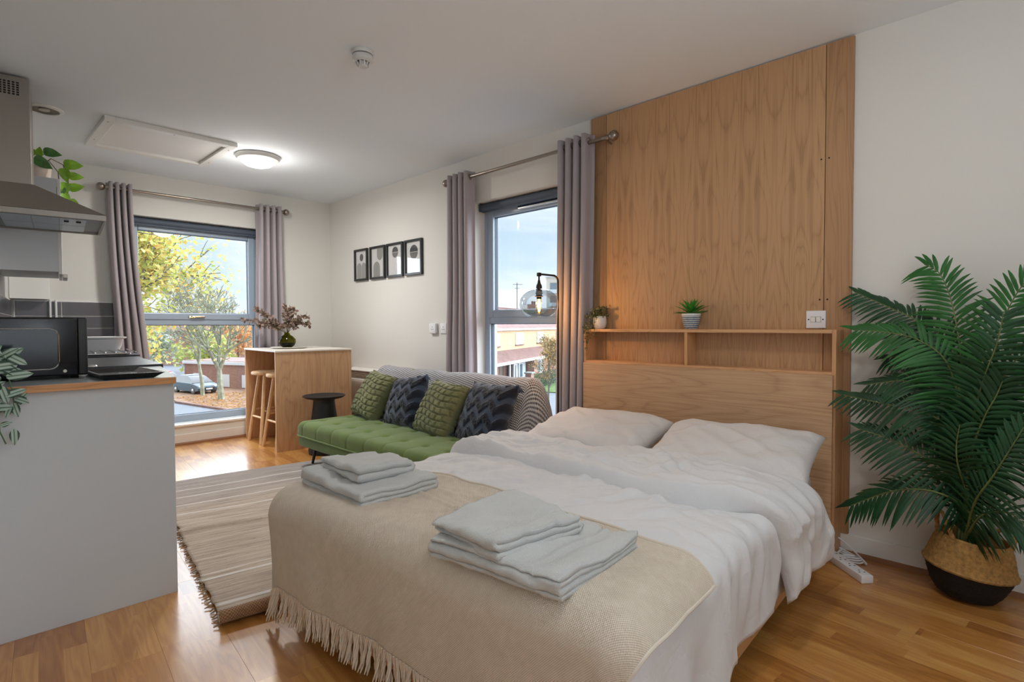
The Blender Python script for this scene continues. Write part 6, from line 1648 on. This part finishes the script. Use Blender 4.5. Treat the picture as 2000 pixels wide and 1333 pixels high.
# house and greenery far beyond
f = along((19, 92), (.92, -.38), (.38, .92))
t = thing('distant_house', (27, 90, G), 'distant brick house with a reddish roof beyond the garages', 'building')
build('brick_wall', obox(MB(), f, 0, 22, 0, 7, G, .4, True), M_brR, t)
build('roof', MB().hull8([f(-.4, -.4, .4), f(22.4, -.4, .4), f(22.4, 7.4, .4), f(-.4, 7.4, .4), f(1, 3.3, 3.0), f(21, 3.3, 3.0), f(21, 3.7, 3.0), f(1, 3.7, 3.0)]), M_roof, t)
for s in (2, 6.5, 11, 15.5, 19): build('window', obox(MB(), f, s, s+1.6, -.05, .02, -1.3, 0), M_fascia, t)
def bush(name, c, r, mat, label, nl, ls, grp, sz=.9, cat='shrub'):
    t = thing(name, (c[0], c[1], G), label, cat, grp); rs = random.Random(int(c[0]*7+c[1])); ml = MB()
    for k in range(nl):
        d = Vector((rs.gauss(0, 1), rs.gauss(0, 1), rs.gauss(0, 1))).normalized(); q = r*(rs.random()**.45)*(1+.25*math.sin(d.x*5+d.z*4)); p = Vector(c)+Vector((d.x*q, d.y*q, d.z*q*sz))
        if p.z < G+.05: continue
        leafquad(ml, p, (rs.uniform(-1, 1), rs.uniform(-1, 1), rs.uniform(-.5, .8)), rvec(), ls*rs.uniform(.7, 1.3), ls*.8, segs=1)
    tag(build('foliage', ml, mat, t), kind='stuff')
    build('trunk', MB().tube([(c[0], c[1], G), (c[0], c[1], c[2])], [.12*r/2, .06*r/2], 8), M_barkd, t, smooth=True)
    return t
M_f1 = island('far_green', [(0, '8fa05a'), (.5, 'a9b56c'), (1, 'c9bf72')], .9, .3); M_f2 = island('far_orange', [(0, 'c98f5c'), (.5, 'd9ac70'), (1, 'b0806a')], .9, .3); M_f3 = island('far_grey', [(0, '8a9480'), (.5, 'a3a892'), (1, '76806a')], .9, .3)
bush('far_tree', (20, 66, -1.6), 3.0, M_f1, 'round yellow green tree far beyond the garages', 900, .45, 'far trees behind the garages', cat='tree')
bush('far_tree', (27.5, 67, -1.9), 2.6, M_f2, 'rusty orange tree far beyond the garages, at the right', 900, .4, 'far trees behind the garages', cat='tree')
bush('far_tree', (17, 76, -1.2), 3.4, M_f3, 'grey green tree far beyond the parked cars', 900, .45, 'far trees behind the garages', cat='tree')
bush('far_tree', (26.5, 76, -.4), 3.0, M_f2, 'orange leaved tree far beyond the garages, in the middle', 900, .45, 'far trees behind the garages', cat='tree')
bush('far_tree', (47, 92, 0), 4.5, M_f1, 'green tree on the skyline beside the distant house', 1100, .5, 'far trees behind the garages', cat='tree')
bush('far_tree', (12.5, 66, -1.5), 2.8, M_f3, 'grey green tree behind the red car', 900, .4, 'far trees behind the garages', cat='tree')

# terraced house seen through the near window
f = along((31.07-.917*6, 32.59-.399*6), (.917, .399), (-.399, .917))       # s along the front, o into the house (o<0 towards the room)
t = thing('terraced_house', (36, 35, G), 'terraced brick house with white windows and a tiled porch roof across the street', 'building')
build('upper_wall', obox(MB(), f, 0, 34, 0, 7, -1.75, .72, True), M_brY, t); build('lower_wall', obox(MB(), f, 0, 34, .02, 7, G, -1.75, True), M_brR, t)
build('gutter_fascia', obox(MB(), f, -.2, 34.2, -.22, -.02, .66, .86), M_fascia, t)
build('roof', MB().hull8([f(-.4, -.3, .86), f(34.4, -.3, .86), f(34.4, 7.3, .86), f(-.4, 7.3, .86), f(-.4, 3.4, 2.75), f(34.4, 3.4, 2.75), f(34.4, 3.6, 2.75), f(-.4, 3.6, 2.75)]), M_roof, t)
build('ridge_tiles', obox(MB(), f, -.4, 34.4, 3.35, 3.65, 2.72, 2.86), M_kerb, t)
for s in (10.5, 25):
    cb = build('chimney', obox(MB(), f, s, s+1.5, 3.0, 4.0, 2.2, 3.5, True), M_brR, t)
    for q in (.35, 1.1): p = f(s+q, 3.5, 0); build('chimney_pot', MB().cyl((p[0], p[1]), .12, 3.5, 3.85, 10), M_kerb, cb)
def housewin(s0, s1, z0, z1, o=0.0, n=2, split=True):
    wn = build('window_frame', obox(MB(), f, s0, s1, o-.06, o+.0, z0, z1), M_fascia, t)
    w_ = (s1-s0)/n
    for i in range(n):
        if split and i == 0:
            build('pane', obox(MB(), f, s0+i*w_+.10, s0+(i+1)*w_-.07, o-.075, o-.06, z0+.1, z0+(z1-z0)*.60), M_wing, wn); build('pane', obox(MB(), f, s0+i*w_+.10, s0+(i+1)*w_-.07, o-.075, o-.06, z0+(z1-z0)*.68, z1-.1), M_wing, wn)
        else: build('pane', obox(MB(), f, s0+i*w_+.08, s0+(i+1)*w_-.08, o-.075, o-.06, z0+.1, z1-.1), M_curtw if i % 2 else M_wing, wn)
    build('brick_sill', obox(MB(), f, s0-.1, s1+.1, o-.09, o-.0, z0-.1, z0), M_kerb, wn)
for s in (4.9, 10.6, 16.5, 23.0): housewin(s, s+1.95, -.62, .42)
build('porch_roof', MB().hull8([f(-.2, -1.5, -1.86), f(20, -1.5, -1.86), f(20, 0, -1.55), f(-.2, 0, -1.55), f(-.2, -1.5, -1.78), f(20, -1.5, -1.78), f(20, 0, -1.0), f(-.2, 0, -1.0)]), M_roofr, t)
build('porch_fascia', obox(MB(), f, -.25, 20.1, -1.58, -1.5, -1.98, -1.76), M_fascia, t)
for s in (5.6, 6.5, 7.6): build('porch_post', obox(MB(), f, s, s+.12, -1.45, -1.33, G, -1.9), M_fascia, t)
build('front_door', obox(MB(), f, 6.9, 7.8, -.02, .02, G, -2.3), pbr('brown_door', '6e5a4c', .5), t)
build('brick_pier', obox(MB(), f, 11.6, 12.7, -1.4, .02, G, -1.9, True), M_brR, t)
housewin(8.3, 11.4, G+.9, -2.2, o=-.6, n=4, split=False); housewin(13.0, 16.5, G+.9, -2.2, o=-.6, n=4, split=False)
# low garden wall pillar, hedge, railings
t = thing('garden_pillar', (33.8, 31.2, G), 'brick garden wall pillar in front of the terraced house', 'wall')
g_ = along((33.6, 31.0), (.917, .399), (-.399, .917))
build('pillar', obox(MB(), g_, 0, .7, 0, .5, G, G+1.5, True), M_brR, t); build('coping', obox(MB(), g_, -.08, .78, -.08, .58, G+1.5, G+1.62), M_kerbl, t)
t = thing('garden_hedge', (36.5, 31.6, G), 'clipped dark hedge behind the lawn', 'hedge')
ml = MB(); rs = random.Random(4)
for k in range(3600):
    s, o, z = rs.uniform(0, 7), rs.uniform(0, .9), G+rs.random()**.6*1.2; leafquad(ml, g_(1.2+s, o, z), rvec(), rvec(), .14, .1, segs=1)
tag(build('hedge_foliage', ml, island('hedge', [(0, '3f5640'), (.5, '56704e'), (1, '6f8a5c')], .8, .2), t), kind='stuff')
t = thing('railings', (34, 26.5, G), 'thin black metal railings along the front of the lawn', 'railing')
r_l = along((31.2, 24.9), (.917, .399), (-.399, .917)); mb = MB()
for k in range(90): p = r_l(k*.16, 0, 0); mb.tube([(p[0], p[1], G), (p[0], p[1], G+1.0)], .012, 4)
tag(build('bars', mb, M_dark, t), kind='stuff')
build('rail', obox(MB(), r_l, 0, 14.4, -.015, .015, G+.92, G+.96), M_dark, t); build('rail', obox(MB(), r_l, 0, 14.4, -.015, .015, G+.12, G+.16), M_dark, t)
tag(build('tv_aerial', MB().tube([(36.0, 34.9, 2.5), (36.0, 34.9, 4.9)], .03, 6).tube([(35.7, 35.1, 4.75), (36.4, 34.6, 4.75)], .02, 5).tube([(35.8, 35.0, 4.4), (36.2, 34.8, 4.4)], .015, 5), M_dark, origin=(36, 34.9, 2.5)), 'thin television aerial on the roof of the terraced house', 'aerial')
bush('far_tree', (41.0, 47.5, 1.6), 2.4, island('bare_red', [(0, '8a6e68'), (.5, 'a08a84'), (1, '6c5a58')], .9, .3), 'reddish half bare tree rising behind the terraced house', 500, .28, 'trees behind the house', cat='tree')
# pale tower block
f = along((91.0, 79.4), (.64, -.77), (.77, .64))
t = thing('tower_block', (95, 76, G), 'pale apartment tower far behind the terraced house', 'building')
build('tower_wall', obox(MB(), f, 0, 13, 0, 12, G, 11.4), pbr('pale_render', 'd3c9b9', .85), t); build('tower_cap', obox(MB(), f, -.3, 13.3, -.3, 12.3, 11.4, 12.0), M_fascia, t)
for r in range(5):
    z = 8.6-r*2.8
    for s in (.8, 4.6, 8.8):
        wn = build('window', obox(MB(), f, s, s+1.8, -.08, .02, z, z+1.6), M_wing, t); build('balcony', obox(MB(), f, s-.3, s+2.3, -1.1, -.05, z-.7, z+.1), M_curtw, wn)
